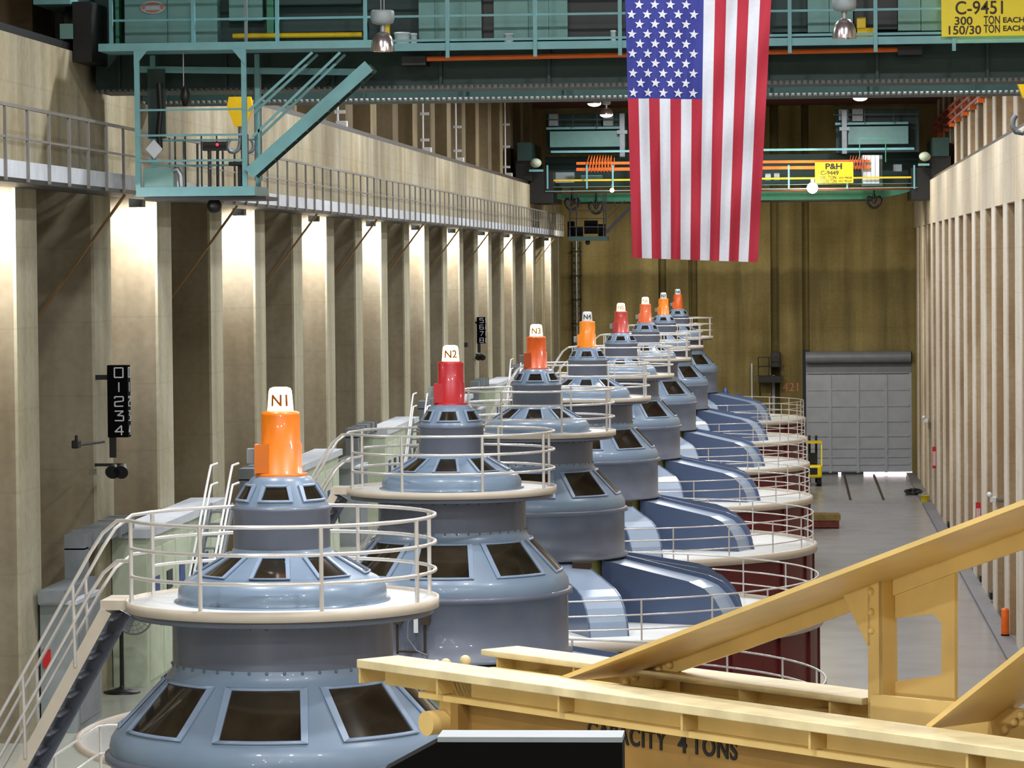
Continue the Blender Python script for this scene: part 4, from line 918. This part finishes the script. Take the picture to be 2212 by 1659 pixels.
# ------------------------------------------------------------------ foreground lifting beam
ZT=EYE-2.755
O=V((-3.04,24.0,0)); U=V((.693,-.721,0)).normalized(); NN=V((-U.y,U.x,0)).normalized()
if NN.y<0: NN=-NN
def PL(px,py,n0):
    d=ray(px,py); P0=O+NN*n0; k=(P0-EYEV).dot(NN)/d.dot(NN); q=EYEV+d*k; return ((q-O).dot(U),q.z)
def L3(s,n,z): q=O+U*s+NN*n; return V((q.x,q.y,z))
tr=thing('lifting_beam','yellow riveted lifting beam truss in the foreground marked CAPACITY 4 TONS','lifting beam',(O+U*3))
def sbox(m,s0,s1,n0,n1,z0,z1,mi=0):
    c=[L3(s,n,z) for z in (z0,z1) for (s,n) in ((s0,n0),(s1,n0),(s1,n1),(s0,n1))]
    return m.add(c,[(0,3,2,1),(4,5,6,7),(0,1,5,4),(1,2,6,5),(2,3,7,6),(3,0,4,7)],mi)
def plate(m,pts,n0,th,mi=0):
    poly=[PL(px,py,n0) for px,py in pts]; return m.prism(poly,L3(0,n0,0),U,(0,0,1),NN*th,mi)
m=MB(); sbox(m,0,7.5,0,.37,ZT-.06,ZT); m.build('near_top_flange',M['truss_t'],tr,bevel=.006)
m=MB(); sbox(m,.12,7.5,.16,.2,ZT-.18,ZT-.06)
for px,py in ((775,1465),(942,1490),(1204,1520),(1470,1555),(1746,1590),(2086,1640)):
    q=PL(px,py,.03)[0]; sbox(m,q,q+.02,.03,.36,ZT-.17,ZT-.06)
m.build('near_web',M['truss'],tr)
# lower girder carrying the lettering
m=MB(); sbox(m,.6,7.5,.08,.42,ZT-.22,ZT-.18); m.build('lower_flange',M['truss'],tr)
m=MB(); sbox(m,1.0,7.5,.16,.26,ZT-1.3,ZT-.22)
sbox(m,.98,7.5,.05,.42,ZT-1.36,ZT-1.3); sbox(m,.98,1.06,.06,.4,ZT-1.3,ZT-.22); web=m.build('lower_web',M['truss_shade'],tr)
zt0=PL(1352,1591,.155)
text('lettering','CAPACITY',.165,L3(zt0[0],.155,zt0[1]),U,(0,0,1),M['ink'],web,sx=.88,ext=.003,spacing=1.15,bold=.004)
zt0=PL(1474,1608,.155); text('lettering','4',.165,L3(zt0[0],.155,zt0[1]),U,(0,0,1),M['ink'],web,ext=.003,bold=.004)
zt0=PL(1543,1617,.155); text('lettering','TONS',.165,L3(zt0[0],.155,zt0[1]),U,(0,0,1),M['ink'],web,sx=.9,ext=.003,spacing=1.1,bold=.004)
q=PL(945,1560,.1)
MB().tube(L3(q[0],.0,q[1]),L3(q[0],.5,q[1]),.085,16).build('end_pin',M['truss'],tr)
m=MB(); m.prism([(-.02,.3),(.3,.3),(.3,-.4),(.12,-.3),(-.08,-.05),(-.06,.08)],L3(q[0],.16,q[1]),U,(0,0,1),NN*.05); m.build('pin_plate',M['truss'],tr)
MB().tube(L3(q[0]+.1,.24,q[1]-.02),L3(q[0]+.1,.44,q[1]-.02),.26,28).build('sheave',M['black'],tr)
# far chord
s0=PL(1062,1405,1.12)[0]
s1=PL(1885,1492,1.12)[0]
m=MB(); sbox(m,s0,s1,1.02,1.36,ZT-.045,ZT); m.build('far_top_flange',M['truss_t'],tr,bevel=.006)
m=MB(); sbox(m,s0+.05,s1,1.2,1.24,ZT-.22,ZT-.045)
for k in range(5): sbox(m,s0+.15+.84*k,s0+.17+.84*k,1.04,1.34,ZT-.2,ZT-.045)
m.build('far_web',M['truss'],tr)
m=MB(); sbox(m,.3,6.8,.42,1.02,ZT-.3,ZT-.26); 
m=MB()
for s in (.55,1.9,3.4,5.0): sbox(m,s,s+.1,.3,1.2,ZT-.2,ZT-.12)
m.build('cross_tie',M['truss'],tr)
# diagonals (a wide inclined cover plate with a web under its far edge), post and gussets
def cover(line,n0,n1,name,th=.03):
    A=[PL(*p_,n0) for p_ in line]; p_,q_=A[0],A[-1]
    d=(q_[0]-p_[0],q_[1]-p_[1]); l=math.hypot(*d); nx,nz=d[1]/l*th,-d[0]/l*th
    m=MB().prism([p_,q_,(q_[0]+nx,q_[1]+nz),(p_[0]+nx,p_[1]+nz)],L3(0,n0,0),U,(0,0,1),NN*(n1-n0))
    return m.build(name,M['truss'],tr)
cover([(1195,1467),(2330,1034)],.37,1.14,'diagonal_brace')
cover([(2000,1566),(2330,1302)],.37,1.02,'diagonal_brace')
m=MB(); plate(m,[(1340,1440),(1612,1340),(1900,1240),(2330,1078),(2330,1145),(2062,1237),(1842,1319),(1612,1402),(1462,1452),(1462,1500),(1340,1500)],1.12,.03); m.build('brace_web',M['truss'],tr)
m=MB()
for px,py in ((1402,1455),(1424,1446),(1447,1437),(1353,1473),(1372,1462)):
    s,z=PL(px,py,1.11); m.sph(L3(s,1.11,z),.027,10,6)
for px,py in ((1882,1278),(1883,1322),(1883,1362),(1885,1515),(1885,1546)):
    s,z=PL(px,py,1.03); m.sph(L3(s,1.03,z),.026,10,6)
for px,py in ((2170,1576),(2190,1560),(2205,1545)):
    s,z=PL(px,py,.9); m.sph(L3(s,.9,z),.026,10,6)
m.build('rivets',M['truss'],tr)
m=MB(); plate(m,[(1875,1235),(1906,1225),(1906,1575),(1875,1575)],1.03,.04); m.build('post',M['truss'],tr)
m=MB(); s=PL(1906,1400,1.03)[0]; zt1=PL(1906,1236,1.03)[1]; sbox(m,s-.03,s,1.03,1.14,ZT-.1,zt1); m.build('post_flange',M['truss'],tr)
m=MB(); plate(m,[(1800,1275),(1880,1248),(1880,1395),(1874,1395),(1823,1290)],1.03,.025); m.build('gusset_plate',M['truss'],tr)
m=MB()
plate(m,[(1890,1235),(2062,1190),(2062,1320),(2034,1346),(2015,1326),(1930,1336),(1890,1336)],1.14,.03)
plate(m,[(2034,1346),(2062,1320),(2062,1560),(2034,1560)],1.14,.03); plate(m,[(1890,1336),(1930,1336),(1932,1472),(1890,1472)],1.14,.03)
plate(m,[(1890,1472),(1932,1472),(2034,1458),(2034,1560),(1890,1560)],1.14,.03)
m.build('window_plate',M['truss'],tr)
m=MB(); plate(m,[(1880,1500),(2055,1517),(2330,1545),(2330,1680),(1880,1600)],.92,.04); m.build('chord_plate',M['truss'],tr)
# rounded bolt heads standing on the far chord
m=MB()
for px,py in ((963,1434),(1005,1427)):
    s,z=PL(px,py,.75); m.sph(L3(s,.75,z),.04,12,8); m.tube(L3(s,.75,z-.2),L3(s,.75,z),.02,6)
m.build('bolt_heads',M['truss_t'],tr)
m=MB(); sbox(m,.35,2.6,.55,.95,ZT-.16,ZT-.1); m.build('tie_plate',M['truss'],tr)
for s in (1.4,6.6):
    m=MB(); sbox(m,s,s+.3,.1,.4,0,ZT-1.36); m.build('support_leg',M['truss'],tr)
# dark box on the viewing balcony
Yb=8.0; a_=W(945,1603,Yb); b_=W(1344,1598,Yb)
R=thing('black_case','black case with pale top edge on the balcony, cut by frame bottom','case',((a_.x+b_.x)/2,Yb,11.7))
zc=a_.z
MB().prism([(a_.x-.13,zc-.07),(a_.x,zc),(b_.x,zc),(b_.x+.0,11.7),(a_.x-.25,11.7)],(0,Yb,0),(1,0,0),(0,0,1),(0,.12,0)).build('shell',M['blk2'],R)
MB().box(a_.x,b_.x,Yb,Yb+.12,zc,zc+.012).build('top_edge',M['galv'],R)
# ------------------------------------------------------------------ light
def area(loc,e,size,col=(1,1,1),rot=(0,0,0),spread=PI):
    L=bpy.data.lights.new('lamp','AREA'); L.shape='DISK'; L.size=size; L.energy=e; L.color=col; L.spread=spread
    o=bpy.data.objects.new('hall_or_fill_light',L); COL.objects.link(o); o.location=loc; o.rotation_euler=rot; return o
WHT=(.98,.98,1.0)
y=-.5
while y<188:
    for x in (-9.2,-2.8,3.6): area((x,y,ZC-1.2),950 if y<20 else (850 if y<60 and x>-5 else 720),.9,WHT)
    y+=14.4
# lamps tucked under the catwalk in every second bay
for k in range(-1,10):
    yc=75.1+14.4*k
    if yc>205: break
    L=bpy.data.lights.new('bay','SPOT'); L.energy=950; L.spot_size=math.radians(150); L.spot_blend=.5; L.color=(1,.95,.95); L.shadow_soft_size=.12
    o=bpy.data.objects.new('bay_lamp_light',L); COL.objects.link(o); o.location=(-14.5,yc+1.4,14.55); o.rotation_euler=(math.radians(35),0,math.radians(4))
    R=thing('bay_lamp','lamp fitting under the catwalk lighting a left wall bay','lamp',(-14.5,yc+1.4,14.6),'lamps under the catwalk')
    MB().box(-14.65,-14.35,yc+1.2,yc+1.6,14.62,15.25).build('housing',M['galv'],R)
# added fill with no fitting, out of view: side light for the lifting beam
o=area((-13.2,9.0,11.2),800,.7,(1,.97,.9)); o.rotation_euler=Vector((.72,.69,0)).to_track_quat('-Z','Y').to_euler()
# warm flood near far crane
L=bpy.data.lights.new('flood','POINT'); L.energy=450; L.color=(1,.9,.62); L.shadow_soft_size=.3; o=bpy.data.objects.new('far_flood_light',L); COL.objects.link(o); o.location=FLP+V((0,-.5,0))
for x in (-10.5,-3.5,3.2):  # spots added under the far crane to brighten the end wall, no fittings
    L=bpy.data.lights.new('far_wall_fill','SPOT'); L.energy=2300; L.color=(1,.93,.76); L.spot_size=math.radians(125); L.spot_blend=.6; L.shadow_soft_size=.25
    o=bpy.data.objects.new('far_wall_fill_light',L); COL.objects.link(o); o.location=(x,196.2,16.6); o.rotation_euler=(math.radians(42),0,0)
for i in (0,1,2,4,5):
    L=bpy.data.lights.new('beacon','POINT'); L.energy=14; L.color=(1,.8,.5); L.shadow_soft_size=.15; o=bpy.data.objects.new('beacon_glow_light',L); COL.objects.link(o); o.location=(GX[i],GY[i],11.95)
w=bpy.data.worlds.new('world'); S.world=w; w.use_nodes=True
w.node_tree.nodes['Background'].inputs[0].default_value=(.5,.52,.55,1); w.node_tree.nodes['Background'].inputs[1].default_value=.04
S.view_settings.view_transform='Standard'; S.view_settings.look='None'; S.view_settings.gamma=1; S.view_settings.exposure=0
S.view_settings.use_curve_mapping=False
